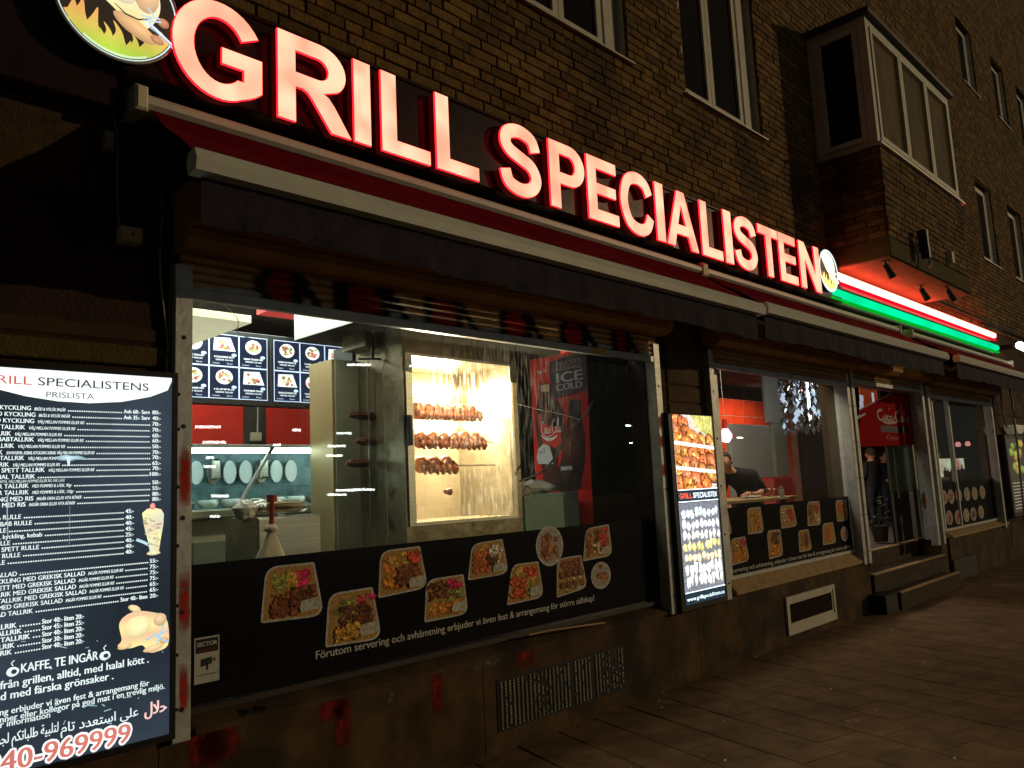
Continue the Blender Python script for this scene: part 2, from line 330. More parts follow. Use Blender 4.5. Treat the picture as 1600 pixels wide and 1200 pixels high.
M['white'] = mat('white_ceramic', (0.75, 0.78, 0.76), 0.25, var=0.05)
M['paper'] = mat('paper_cloth', (0.66, 0.58, 0.42), 0.85, var=0.12, scale=20)
M['plasticbag'] = mat('clear_plastic_bag', (0.62, 0.62, 0.56), 0.2, var=0.3, scale=16, bump=0.8, bscale=20)
M['bread'] = mat('flat_bread', (0.58, 0.36, 0.16), 0.8, var=0.35, scale=12, bump=0.3)
M['chicken'] = mat('roast_chicken_skin', (0.46, 0.14, 0.055), 0.35, var=0.6, scale=14, bump=0.6, bscale=26)
M['meat'] = mat('dark_meat', (0.12, 0.04, 0.025), 0.5, var=0.5, scale=14, bump=0.5)
M['fabricblk'] = mat('black_tshirt', (0.022, 0.018, 0.018), 0.9, var=0.2)
M['skin'] = mat('skin', (0.50, 0.24, 0.15), 0.5, var=0.1)
M['hair'] = mat('dark_hair', (0.035, 0.022, 0.014), 0.6, var=0.3, bump=0.5, bscale=80)
M['jeans'] = mat('dark_trousers', (0.03, 0.03, 0.045), 0.9)
M['wood'] = mat('pale_wood', (0.36, 0.23, 0.10), 0.5, var=0.25, scale=4, stretch=(1, 12, 1))
M['greyboard'] = mat('grey_partition', (0.40, 0.38, 0.33), 0.45, var=0.07, scale=2)
M['redseat'] = mat('red_vinyl', (0.46, 0.03, 0.02), 0.4, var=0.1)
M['darkfurn'] = mat('dark_furniture', (0.035, 0.028, 0.022), 0.5, var=0.2)
M['green'] = mat('green_glass_panel', (0.20, 0.31, 0.26), 0.3, var=0.1)
M['green_d'] = mat('dim_green_pane', (0.045, 0.075, 0.04), 0.25, var=0.2)
M['step'] = mat('worn_step_stone', (0.055, 0.038, 0.022), 0.9, var=0.35, scale=6, bump=0.6, bscale=80)
M['nosing'] = mat('pale_step_edge', (0.36, 0.24, 0.11), 0.8, var=0.3, scale=14, bump=0.4)
M['crystal'] = mat('crystal_prism', (0.7, 0.75, 0.85), 0.06, 0.9, var=0.3, scale=30)
M['crystal_glint'] = mat('glowing_glint_crystal', (.7,.75,.85), 0.1, .5, var=.3, scale=40, emit=(.55,.68,.9,1), estr=.9)  # glow put into some crystals in place of reflected glints
M['litter'] = mat('paper_scrap', (0.6, 0.55, 0.45), 0.9)
M['film'] = mat('black_window_film', (0.006, 0.006, 0.007), 0.16, var=0.2, bump=0.02, bscale=4, spec=0.25)
M['soffit'] = mat('painted_soffit', (0.20, 0.11, 0.05), 0.9, var=0.2, scale=3, bump=0.3)
M['glass'] = glass_mat('shop_glass', (0.95, 0.97, 0.95), 1.34, 0.0, 0.022)
M['glass_oven'] = glass_mat('oven_glass', (0.9, 0.88, 0.8), 1.45, 0.0, 0.13)
M['glass_dark'] = mat('dark_window_glass', (0.010, 0.006, 0.004), 0.12, spec=0.12, var=0.1)
M['glass_curt'] = mat('curtained_window_glass', (0.16, 0.10, 0.028), 0.12, spec=0.45, var=0.35, scale=1.2, stretch=(4, 4, 1))
M['prt'] = print_mat('printed_film', 0, 0.35, 0.4, 60)
M['prt_flat'] = print_mat('printed_lettering', 0, 0.5, 0.05, 60)
M['prt_lit'] = print_mat('backlit_print', 1.0, 0.25, 0.12, 7)
M['prt_hot'] = print_mat('bright_backlit_print', 1.7, 0.25, 0.45, 60)
M['prt_menu'] = print_mat('menu_screen_print', 1.5, 0.3, 0.1, 60)
M['e_face'] = emat('lit_letter_face', (1.9, 0.71, 0.45), 1.0, 0.32, 5.0)
M['e_rim'] = emat('lit_letter_rim', (3.2, 0.03, 0.06), 1.0)
M['e_red'] = emat('red_tube', (13.0, 1.5, 1.05), 1.0)
M['e_red2'] = emat('red_tube_edge', (0.9, 0.004, 0.03), 1.0)
M['e_grn'] = emat('green_tube', (0.0, 1.0, 0.40), 1.0, 0.2, 1.4)
M['e_grn2'] = emat('green_tube_edge', (0.0, 0.42, 0.02), 1.0)
M['e_tube'] = emat('fluorescent', (0.95, 1.0, 0.95), 30.0)
M['e_heat'] = emat('grill_element', (1.0, 0.86, 0.62), 60.0)
M['e_pink'] = emat('pink_lamp', (1.0, 0.25, 0.5), 6.0)
M['e_white'] = emat('white_lamp', (1.0, 1.0, 0.95), 5.0)
M['e_cold'] = emat('cold_case_fill', (0.7, 1.0, 1.0), 22.0)  # for the hidden tube added in the counter
M['e_ring'] = emat('lit_sign_edge', (0.75, 0.95, 1.0), 1.1)

# ================================================================ SETTING
g = MB().box(-60, 120, -5.6, 14, -0.30, -0.03).build('pavement', M['joint']); tag(g, 'brown concrete paving slabs laid askew along the shop front', kind='structure')
g2 = MB().box(-60, 120, -80, -5.72, -0.40, -0.14).build('road', M['asphalt']); tag(g2, 'dark asphalt road behind the viewer', kind='structure')
g3 = MB().bbox(-60, 120, -5.72, -5.6, -0.30, 0.0, 0.01).build('kerb', M['slab']); tag(g3, 'granite kerb at the road edge', kind='structure')
# paving slabs: rows askew to the wall
ra = math.radians(-104.8); rd = Vector((math.cos(ra), math.sin(ra))); rn = Vector((-rd.y, rd.x))
if rn.x < 0: rn = -rn
slabs = []
for i in range(0, 66):
    for j in range(-22, 15):
        cc = rn*(1.62 + i*0.362) + rd*(j*0.362 + (0.181 if i % 2 else 0) + 0.362*0.1*math.sin(i*9.1))
        o = Vector((cc.x, cc.y))
        if -4.9 < o.y < 0.16 and 0.4 < o.x < 24: slabs.append(((Vector((o.x, o.y, 0)) - CAM).length, o))
vis = lambda o: (ROT.transposed() @ (Vector((o.x, o.y, 0)) - CAM))
def onscreen(o, mgn=90):
    q = vis(o);
    if q.z > -0.1: return False
    x = 800 + FPX*q.x/-q.z; y = 600 - FPX*q.y/-q.z; return -mgn < x < 1600+mgn and y < 1200+mgn
sl_vis = sorted([s_ for s_ in slabs if onscreen(s_[1])], key=lambda t: t[0]); sl_rest = [s_ for s_ in slabs if not onscreen(s_[1])]
def slab_mb(h=0.1775):
    m_ = MB(); b = 0.006; g = .1803
    m_.add([(-g,-h,-0.03),(g,-h,-0.03),(g,h,-0.03),(-g,h,-0.03),(-g,-h,-b),(g,-h,-b),(g,h,-b),(-g,h,-b),(-g+.002,-h+b,0),(g-.002,-h+b,0),(g-.002,h-b,0),(-g+.002,h-b,0)],
           [(0,1,5,4),(1,2,6,5),(2,3,7,6),(3,0,4,7),(4,5,9,8),(5,6,10,9),(6,7,11,10),(7,4,8,11),(8,9,10,11)]); return m_
sv = slab_mb(); sme = bpy.data.meshes.new('paving_slab'); sme.from_pydata(sv.v, [], sv.f); sme.materials.append(M['slab'])
stuff = MB()
for k, (dd, o) in enumerate(sl_vis + sl_rest):
    tz = R.uniform(-0.002, 0.002); rx, ry = R.uniform(-.007, .007), R.uniform(-.003, .003)
    mt = Matrix.Translation((o.x, o.y, tz)) @ Matrix.Rotation(ra, 4, 'Z') @ Matrix.Rotation(rx, 4, 'X') @ Matrix.Rotation(ry, 4, 'Y')
    if k < 300:
        ob = bpy.data.objects.new('paving_slab', sme); COL.objects.link(ob); ob.parent = g
        ob.location = Vector((o.x, o.y, tz)) - WORLD[g]; ob.rotation_euler = (rx, ry, ra); WORLD[ob] = Vector((o.x, o.y, tz))
    else: stuff.add([mt @ Vector(v) for v in sv.v], sv.f)
tag(stuff.build('paving_slabs_beyond', M['slab'], g), kind='stuff')

# ---------------------------------------------------------------- the apartment building
bl = empty('apartment_building', (1.57, 0, 0), 'yellow brick apartment building with a grill shop on its ground floor and a bay window', 'building')
ZU = 3.0            # brickwork starts behind the sign
X_END = 60.0
wins = [(4.10, 5.50, 5.25, 6.95), (6.42, 7.96, 5.27, 6.98), (16.62, 17.72, 5.45, 7.02), (19.0, 20.1, 5.45, 7.05), (16.72, 17.75, 9.02, 10.4), (19.25, 20.3, 9.08, 10.5), (21.5, 22.6, 9.1, 10.6),
        (22.0, 23.1, 5.5, 7.1), (24.6, 25.7, 5.5, 7.1), (24.2, 25.3, 9.1, 10.6), (4.10, 5.50, 9.0, 10.5), (6.42, 7.96, 9.0, 10.5), (28, 29.2, 5.5, 7.1), (28, 29.2, 9.1, 10.6)]
def wall_cells(mb, x0, x1, z0, z1, holes, y0, y1):
    xs = sorted({x0, x1, *[h[0] for h in holes], *[h[1] for h in holes]}); xs = [x for x in xs if x0 <= x <= x1]
    zs = sorted({z0, z1, *[h[2] for h in holes], *[h[3] for h in holes]}); zs = [z for z in zs if z0 <= z <= z1]
    for i in range(len(xs)-1):
        for j in range(len(zs)-1):
            cx, cz = (xs[i]+xs[i+1])/2, (zs[j]+zs[j+1])/2
            if any(h[0] < cx < h[1] and h[2] < cz < h[3] for h in holes): continue
            a, b, e, f = xs[i], xs[i+1], zs[j], zs[j+1]
            mb.quad((a, y0, e), (b, y0, e), (b, y0, f), (a, y0, f))
    for h in holes:   # reveals
        a, b, e, f = h
        mb.quad((a, y0, e), (a, y0, f), (a, y1, f), (a, y1, e)); mb.quad((b, y0, f), (b, y0, e), (b, y1, e), (b, y1, f))
        mb.quad((a, y0, f), (b, y0, f), (b, y1, f), (a, y1, f)); mb.quad((b, y0, e), (a, y0, e), (a, y1, e), (b, y1, e))
mb = MB(); wall_cells(mb, -3, X_END, ZU, 32, wins, 0.012, 0.30)
mb.quad((-3, .012, 32), (X_END, .012, 32), (X_END, 8, 32), (-3, 8, 32)); mb.quad((X_END, .012, 0), (X_END, 8, 0), (X_END, 8, 32), (X_END, .012, 32)); mb.quad((-3, 8, 0), (-3, .012, 0), (-3, .012, 32), (-3, 8, 32)); mb.quad((X_END, 8, 0), (-3, 8, 0), (-3, 8, 32), (X_END, 8, 32))
mb.build('wall', M['mortar'], bl)
# bricks ------------------------------------------------------------
BZ, SL, HD = 0.0772, 0.262, 0.132
bricks = []      # (x0,x1,z0,z1, y, axis)
def course_range(x0, x1, z, off):
    x = x0 - off; k = 0; out = []
    while x < x1:
        L_ = HD if (k % 3 == 2) else SL
        a, b = max(x, x0), min(x+L_, x1)
        if b-a > 0.04: out.append((a, b))
        x += L_; k += 1
    return out
def clip_wins(a, b, z0, z1):
    segs = [(a, b)]
    for h in wins:
        if h[2] < z1 - .03 and h[3] > z0 + .03:
            n_ = []
            for s0, s1 in segs:
                if s1 <= h[0] or s0 >= h[1]: n_.append((s0, s1)); continue
                if s0 < h[0]: n_.append((s0, h[0]))
                if s1 > h[1]: n_.append((h[1], s1))
            segs = n_
    return [q for q in segs if q[1]-q[0] > 0.035]
BX0, BX1, BY = 9.38, 12.52, -0.72      # bay window box
z = 4.05; row = 0
while z < 15.4:
    for a, b in course_range(0.9, 33.0, z, (row % 2)*0.196 + ((row//2) % 3)*0.087):
        if BX0 - .02 < a and b < BX1 + .02 and 4.03 < z < 7.1: continue
        for s0, s1 in clip_wins(a, b, z, z+BZ): bricks.append((s0, s1, z, 'F', 0.0))
    z += BZ; row += 1
z = 4.262; row = 0
while z < 5.32:
    for a, b in course_range(BX0, BX1, z, (row % 2)*0.196 + (row % 3)*0.05): bricks.append((a, b, z, 'F', BY))
    for a, b in course_range(BY+0.01, -0.005, z, (row % 2)*0.13 + 0.05): bricks.append((a, b, z, 'S', BX0))
    z += BZ; row += 1
def brick_geo(b):
    j = 0.009
    if b[3] == 'F': return Vector(((b[0]+b[1])/2, b[4], b[2]+BZ/2)), (b[1]-b[0]-j)
    return Vector((b[4], (b[0]+b[1])/2, b[2]+BZ/2)), (b[1]-b[0]-j)
def brick_unit():
    v = []; b = 0.06
    for x, z_ in ((-.5,-.5),(.5,-.5),(.5,.5),(-.5,.5)): v.append((x, 0.012, z_))
    for x, z_ in ((-.5,-.5),(.5,-.5),(.5,.5),(-.5,.5)): v.append((x, -0.006, z_))
    for x, z_ in ((-.48,-.42),(.485,-.43),(.48,.42),(-.485,.43)): v.append((x, -0.011, z_))
    return v, [(0,1,5,4),(1,2,6,5),(2,3,7,6),(3,0,4,7),(4,5,9,8),(5,6,10,9),(6,7,11,10),(7,4,8,11),(8,9,10,11)]
bv, bf = brick_unit(); bme = bpy.data.meshes.new('brick'); bme.from_pydata(bv, [], bf); bme.materials.append(M['brick'])
def b_on(b):
    q = ROT.transposed() @ (brick_geo(b)[0] - CAM)
    if q.z > -.1: return 9e9
    x = 800 + FPX*q.x/-q.z; y = 600 - FPX*q.y/-q.z
    if not (-40 < x < 1640 and -40 < y < 1240): return 9e9
    # behind the sign panel, round sign
    if b[3] == 'F' and b[4] == 0 and b[2] < 4.14 and b[0] < 9.3: return 9e8
    return -q.z / max(0.3, (b[1]-b[0])/SL)
def b_keep(b):
    q = ROT.transposed() @ (brick_geo(b)[0] - CAM)
    if q.z > -.1: return b[0] < 6
    x = 800 + FPX*q.x/-q.z; y = 600 - FPX*q.y/-q.z
    return -500 < x < 1900 and -700 < y < 1500
bricks = [b for b in bricks if b_keep(b)]
bricks.sort(key=b_on); bst = MB(); print('bricks', len(bricks))
for k, b in enumerate(bricks):
    p, L_ = brick_geo(b); jy = R.uniform(-0.004, 0.004); tz = R.uniform(-.014, .014)
    rot = (R.uniform(-.02, .02), tz, R.uniform(-.02, .02) + (-math.pi/2 if b[3] == 'S' else 0))
    hz = BZ - 0.009 - R.uniform(0, .003)
    if k < 300:
        o = bpy.data.objects.new('brick', bme); COL.objects.link(o); o.parent = bl; o.location = p + Vector((0, jy, 0) if b[3] == 'F' else (jy, 0, 0)) - WORLD[bl]; o.rotation_euler = rot; o.scale = (L_, 1, hz); WORLD[o] = p
    else:
        from mathutils import Euler
        mt = Matrix.Translation(p + Vector((0, jy, 0) if b[3] == 'F' else (jy, 0, 0))) @ Euler(rot).to_matrix().to_4x4() @ Matrix.Diagonal((L_, 1, hz, 1))
        bst.add([mt @ Vector(v) for v in bv], bf)
tag(bst.build('brickwork', M['brick'], bl), kind='stuff')
# upper windows -----------------------------------------------------
def upper_window(x0, x1, z0, z1, leaves, ny=0.10, fw=0.07):
    x1_ = x1; cw_ = .17 if len(leaves) > 2 else .07
    f = MB(); f.box(x0, x0+fw, ny, ny+.08, z0, z1); f.box(x1-fw, x1, ny, ny+.08, z0, z1); f.bbox(x1-fw-cw_, x1-fw, ny-.03, ny+.08, z0+fw, z1-fw, .02); f.box(x0+fw, x1-fw, ny, ny+.08, z0, z0+fw); f.box(x0+fw, x1-fw, ny, ny+.08, z1-fw, z1)
    # painted reveal lining, left and right
    f.box(x1-.002, x1+.001, 0.02, ny, z0, z1); f.box(x0-.001, x0+.002, .02, ny, z0, z1)
    fo = f.build('window', M['frame'], bl); xs = [x0+fw + (x1-x0-2*fw-cw_)*q for q in leaves]
    for i in range(len(xs)-1):
        a, b = xs[i]+.004, xs[i+1]-.004; s_ = MB(); t = .065
        s_.box(a, a+t, ny-.02, ny+.04, z0+fw, z1-fw); s_.box(b-t, b, ny-.02, ny+.04, z0+fw, z1-fw); s_.box(a+t, b-t, ny-.02, ny+.04, z0+fw, z0+fw+t); s_.box(a+t, b-t, ny-.02, ny+.04, z1-fw-t, z1-fw)
        s_.build('sash', M['frame'], fo)
        MB().box(a+t, b-t, ny+.005, ny+.015, z0+fw+t, z1-fw-t).build('pane', M['glass_dark'], fo)
    MB().add([(x0-.04, -.05, z0-.035), (x1+.04, -.05, z0-.035), (x1+.04, ny, z0-.005), (x0-.04, ny, z0-.005), (x0-.04, -.05, z0-.02), (x1+.04, -.05, z0-.02), (x1+.04, ny, z0+.012), (x0-.04, ny, z0+.012)],
             [(0,3,2,1),(4,5,6,7),(0,1,5,4),(1,2,6,5),(2,3,7,6),(3,0,4,7)]).build('sill', M['sill'], fo)
for k, h in enumerate(wins): upper_window(*h, leaves=(0, .47, 1) if k in (0, 1, 10, 11) else (0, 1))
# bay window ----------------------------------------------------------
bay = MB(); bay.box(BX0+.012, BX1, BY+.012, 0.0, 4.262, 5.34).build('bay_window', M['mortar'], bl); bo = [o for o in COL.objects if o.name == 'bay_window'][0]
MB().bbox(BX0-.01, BX1+.01, BY-.01, 0.0, 4.03, 4.255, 0.008).build('fascia', M['band'], bo)
sm = MB().box(BX0-.05, BX1+.05, BY-.055, 0.0, 5.345, 5.372).build('sill', M['sill'], bo)
FT = 6.96; fz = 5.375
def leaf(name_f, pts):   # frame pieces of the bay glazing
    return pts
bf_ = MB(); bf_.box(BX0, BX0+.10, BY, BY+.10, fz, FT); bf_.box(BX1-.10, BX1, BY, BY+.10, fz, FT)
bf_.box(BX0+.10, BX1-.10, BY+.003, BY+.097, FT-.10, FT); bf_.box(BX0+.10, BX1-.10, BY+.003, BY+.097, fz, fz+.06)
bf_.box(BX0+.003, BX0+.097, BY+.10, -.11, FT-.10, FT); bf_.box(BX0+.003, BX0+.097, BY+.10, -.11, fz, fz+.06); bf_.box(BX0, BX0+.10, -.11, 0, fz, FT)
bf_.build('frame', M['frame'], bo)
nx = 3; ws = (BX1-BX0-.20)/nx
for k in range(nx):
    a, b = BX0+.10+k*ws+.006, BX0+.10+(k+1)*ws-.006; t = .06; s_ = MB()
    s_.box(a, a+t, BY-.015, BY+.06, fz+.06, FT-.10); s_.box(b-t, b, BY-.015, BY+.06, fz+.06, FT-.10); s_.box(a+t, b-t, BY-.015, BY+.06, fz+.06, fz+.06+t); s_.box(a+t, b-t, BY-.015, BY+.06, FT-.10-t, FT-.10)
    s_.build('sash', M['frame'], bo); MB().box(a+t, b-t, BY+.02, BY+.03, fz+.06+t, FT-.10-t).build('pane', M['glass_curt'], bo)
a, b = BY+.105, -.115; s_ = MB(); t = .06
s_.box(BX0-.015, BX0+.06, a, a+t, fz+.06, FT-.10); s_.box(BX0-.015, BX0+.06, b-t, b, fz+.06, FT-.10); s_.box(BX0-.015, BX0+.06, a+t, b-t, fz+.06, fz+.06+t); s_.box(BX0-.015, BX0+.06, a+t, b-t, FT-.10-t, FT-.10)
s_.build('sash', M['frame'], bo); MB().box(BX0+.02, BX0+.03, a+t, b-t, fz+.06+t, FT-.10-t).build('pane', M['glass_dark'], bo)
MB().bbox(BX0-.06, BX1+.06, BY-.07, 0.0, FT+.002, FT+.07, .006).build('bay_roof', M['darkfurn'], bo)
MB().box(BX0+.02, BX1-.02, BY+.02, -.001, 4.020, 4.028).build('soffit', M['soffit'], bo)

# ground floor plaster ------------------------------------------------
Y0 = 0.0
def blocks(x0, x1, z0, z1, joints, m_, nm='plaster_block', d=0.0):
    zz = [z0] + [j for j in joints if z0 < j < z1] + [z1]
    for i in range(len(zz)-1): MB().bbox(x0, x1, -0.004-d, 0.30, zz[i]+.004, zz[i+1]-.004, 0.012).build(nm, m_, bl)
MB().box(-3, 1.57, .012, .30, 0, 3.0).build('pier', M['mortar'], bl)
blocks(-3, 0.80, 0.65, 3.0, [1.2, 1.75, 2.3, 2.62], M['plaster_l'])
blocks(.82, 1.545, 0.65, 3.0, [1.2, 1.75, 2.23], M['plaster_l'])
MB().bbox(.82, 1.545, -.02, .01, 2.24, 2.33, .006).build('plaster_band', M['band'], bl)
MB().bbox(.82, 1.545, -.016, .01, 2.345, 2.42, .012).build('plaster_band', mat('rust_band', (.05,.026,.012), .9), bl)
MB().box(5.62, 6.42, .012, .30, .6, 3.0).build('pier', M['mortar'], bl); blocks(5.74, 6.41, 0.66, 3.0, [1.3, 1.9, 2.27, 2.42, 2.9], M['plaster'])
MB().box(9.46, 9.62, .012, .30, .6, 3.0).build('pier', M['mortar'], bl)
MB().box(15.95, X_END, .012, .30, 0, 3.0).build('pier', M['mortar'], bl); blocks(15.98, X_END, 0.66, 3.0, [1.3, 1.9, 2.5], M['plaster'])
for a, b in ((-3, 1.5), (1.5, 3.45), (3.45, 5.9), (5.9, 9.62), (12.62, 18), (18, X_END)):
    MB().bbox(a+.0006, b-.0006, -0.03, .30, -.02, .60 if a < 12 else .62, .003).build('plinth', M['plinth'], bl)
MB().box(12.35, 12.62, 0.0, .30, 0, .62).build('plinth', M['plinth'], bl)
# lintel zone behind shutters and awnings
MB().box(1.57, 15.95, .012, .30, 3.0, 3.06).build('lintel', M['mortar'], bl)
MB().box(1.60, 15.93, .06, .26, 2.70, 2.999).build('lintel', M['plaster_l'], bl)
# opening floor sills
def sillpiece(x0, x1, m_, z0=.605, z1=.66, y=-.05): return MB().add([(x0,y,z0-.02),(x1,y,z0-.02),(x1,.06,z0),(x0,.06,z0),(x0,y,z0+.005),(x1,y,z0+.005),(x1,.06,z1),(x0,.06,z1)], [(0,3,2,1),(4,5,6,7),(0,1,5,4),(1,2,6,5),(2,3,7,6),(3,0,4,7)]).build('window_sill', m_, bl)
s1 = sillpiece(1.66, 5.58, M['plinth'], .585, .63); s2 = sillpiece(6.52, 9.46, M['nosing'], .60, .72, -.06); s3 = sillpiece(12.7, 15.8, M['nosing'], .63, .70, -.07)
# steps ---------------------------------------------------------------
def stp(x0, x1, y0, y1, z0, z1):
    o = MB().bbox(x0, x1, y0, y1, z0, z1-.002, .004).build('entrance_step', M['step'], bl)
    MB().bbox(x0, x1, y0-.012, y0+.05, z1-.001, z1+.014, .004).build('nosing', M['nosing'], o)
stp(9.90, 12.15, -0.25, -.035, -.02, .19); stp(9.72, 12.32, -.035, .30, -.02, .40); stp(9.72, 12.32, .30, 1.2, -.02, .60)
MB().bbox(9.50, 9.885, -.22, -.032, -.02, .21, .01).build('step_cheek', M['black'], bl); MB().bbox(12.65, 13.75, -.05, -.032, -.02, .30, .004).build('step_cheek', M['black'], bl)
# basement window, plinth grille --------------------------------------
x0, x1, z0, z1 = 7.45, 8.57, .08, .44; f = MB(); t = .045
for q in ((x0, x0+t, z0, z1), (x1-t, x1, z0, z1), (x0+t, x1-t, z0, z0+t+.03), (x0+t, x1-t, z1-t, z1)): f.box(q[0], q[1], -.052, -.02, q[2], q[3])
fo = f.build('basement_window', M['frame'], bl); MB().box(x0+t, x1-t, -.034, -.0305, z0+t+.03, z1-t).build('pane', M['glass_dark'], fo)
f = MB(); t2 = .03
for q in ((x0+t, x0+t+t2, z0+t+.03, z1-t), (x1-t-t2, x1-t, z0+t+.03, z1-t), (x0+t+t2, x1-t-t2, z0+t+.03, z0+t+t2+.03), (x0+t+t2, x1-t-t2, z1-t-t2, z1-t)): f.box(q[0], q[1], -.043, -.0345, q[2], q[3])
f.build('sash', M['frame'], fo)
vg = empty('vent_grille', (4.1, -.04, .15), 'dark perforated vent grille low in the grimy plinth under the large window', 'vent')
MB().box(3.56, 4.86, -.036, -.0305, .12, .43).build('backing', M['black'], vg)
gm = mat('grille_metal', (0.19, 0.18, 0.13), 0.5, 0.4, var=0.6, scale=6)
f = MB()
for k in range(34):
    x = 3.585 + k*.0375
    if R.random() < .12 and k > 8: continue
    for j in range(15):
        if R.random() < .08 + (.4 if 9 < k < 13 or k > 26 else 0): continue
        f.box(x, x+.014, -.044, -.0362, .135+j*.019, .148+j*.019)
tag(f.build('perforations', gm, vg), kind='stuff')
# red paint marks on the plinth
pp = print_mat('spray_paint', 0, 0.8, 0.5, 25); _n = pp.node_tree.nodes; _l = pp.node_tree.links
_at = [q for q in _n if q.type == 'ATTRIBUTE'][0]; _nz = [q for q in _n if q.type == 'TEX_NOISE'][0]; _mr = _n.new('ShaderNodeMapRange'); _mr.inputs[1].default_value = .25; _mr.inputs[2].default_value = .6; _mr.inputs[3].default_value = .45; _l.new(_nz.outputs[0], _mr.inputs[0])
_mm = _n.new('ShaderNodeMath'); _mm.operation = 'MULTIPLY'; _l.new(_at.outputs['Alpha'], _mm.inputs[0]); _l.new(_mr.outputs[0], _mm.inputs[1]); _l.new(_mm.outputs[0], _n['Principled BSDF'].inputs['Alpha'])
for (px, py, rx, rz) in ((345, 1152, .10, .11), (322, 1165, .09, .10), (520, 1108, .09, .06), (536, 1128, .055, .13), (683, 1075, .045, .15), (822, 1020, .09, .09)):
    p = P(px, py, -.031); pr = Print(); pr.spray(p.x, p.z, rx, rz, (.15, .011, .006), 1, .593); pr.build('paint_mark', -.0305, pp, bl)
for (px, py, rx, rz) in ((400, 1100, .16, .05), (760, 1030, .12, .05), (610, 1090, .03, .03)):
    p = P(px, py, -.031); pr = Print(); pr.spray(p.x, p.z, rx, rz, (.14, .12, .08), .5, .593); pr.build('plaster_patch', -.0305, pp, bl)

# ================================================================ SHOP WINDOWS
def shop_window(x0, x1, z0, z1, mull=(), fm=None, t=.05, y=.05):
    f = MB(); fm = fm or M['darkfurn']
    f.box(x0, x0+t, y-.03, y+.05, z0, z1); f.box(x1-t, x1, y-.03, y+.05, z0, z1); f.box(x0+t, x1-t, y-.03, y+.05, z0, z0+.03); f.box(x0+t, x1-t, y-.03, y+.05, z1-t, z1)
    for m_ in mull: f.box(m_-t/2, m_+t/2, y-.02, y+.04, z0+.03, z1-t)
    o = f.build('shop_window', fm, bl); xs = [x0+t/2] + list(mull) + [x1-t/2]
    for i in range(len(xs)-1): MB().box(xs[i]+t/2, xs[i+1]-t/2, y+.008, y+.014, z0+.03, z1-t).build('pane', M['glass'], o)
    return o
sw1 = shop_window(1.60, 5.50, .64, 2.80)
sw2 = shop_window(6.56, 9.48, .70, 2.80, fm=M['alu'])
sw3 = shop_window(12.70, 15.80, .70, 2.72, mull=(13.55,), fm=M['alu'])
YF = 0.056
WH = (.42, .42, .40); TX = (.50, .50, .46)
def tray(pr, poly, foods, sticker=True, seed=0):
    rr = random.Random(seed); xs = [p[0] for p in poly]; zs = [p[1] for p in poly]; x0, x1, z0, z1 = min(xs), max(xs), min(zs), max(zs); W_, H_ = x1-x0, z1-z0
    pr.poly(poly, (.48, .46, .42), 1)
    cx, cz = sum(xs)/len(xs), sum(zs)/len(zs)
    pr.poly([(cx+(x-cx)*.93, cz+(z-cz)*.93) for x, z in poly], (.40, .23, .065), 2)
    L_ = 3
    for (u0, u1, v0, v1, col, n) in foods:
        for k in range(int(n*1.9)):
            u, v = .10+.80*rr.uniform(u0, u1), .06+.86*rr.uniform(v0, v1); f = rr.uniform(.9, 2.7); r_ = rr.uniform(.025, .065)
            pr.blob(x0+u*W_, z0+v*H_, r_*W_*rr.uniform(.7, 1.6), r_*H_*rr.uniform(.5, 1.1), tuple(q*f for q in col), L_, .3, 8, rot=rr.uniform(-1, 1), hi=1.5, lo=.4, rnd=rr); L_ += .08
    if sticker:
        pr.poly([(x0+W_*a, z0+H_*b) for a, b in ((.62,.12),(.95,.14),(.97,.24),(.92,.36),(.64,.33),(.60,.22))], (.44, .44, .36), L_+1)
        for k in range(5): pr.blob(x0+W_*rr.uniform(.84, .95), z0+H_*rr.uniform(.15, .33), .008*W_, .012*H_, (.03,.03,.03), L_+2, .1, 6, rnd=rr)
def rt(corners, r=.25):
    """rounded tray outline from 4 pixel corners (tl, tr, br, bl): tl and br rounded"""
    out = []
    n = 4; ro = (r, .04, r, .05)
    for i in range(4):
        p, a, b = corners[i], corners[i-1], corners[(i+1) % 4]; q = ro[i]
        s_ = (p[0]+(a[0]-p[0])*q, p[1]+(a[1]-p[1])*q); e = (p[0]+(b[0]-p[0])*q, p[1]+(b[1]-p[1])*q)
        for k in range(6):
            t = k/5; out.append(((1-t)**2*s_[0]+2*t*(1-t)*p[0]+t*t*e[0], (1-t)**2*s_[1]+2*t*(1-t)*p[1]+t*t*e[1]))
    return out
MEAT, YEL, ORG, PNK, GRN, RED, BRN, PALE = (.17,.055,.022), (.36,.20,.035), (.42,.15,.02), (.42,.02,.08), (.18,.20,.04), (.36,.045,.02), (.10,.035,.015), (.42,.32,.17)
def film(win, x0, x1, z0, z1):
    return MB().box(x0, x1, YF-.003, YF+.001, z0, z1).build('window_film', M['film'], win)
film(sw1, 1.655, 5.44, .672, 1.315); film(sw2, 6.62, 9.42, .732, 1.335); film(sw3, 12.76, 13.52, .732, 1.40); film(sw3, 13.58, 15.74, .732, 1.40)
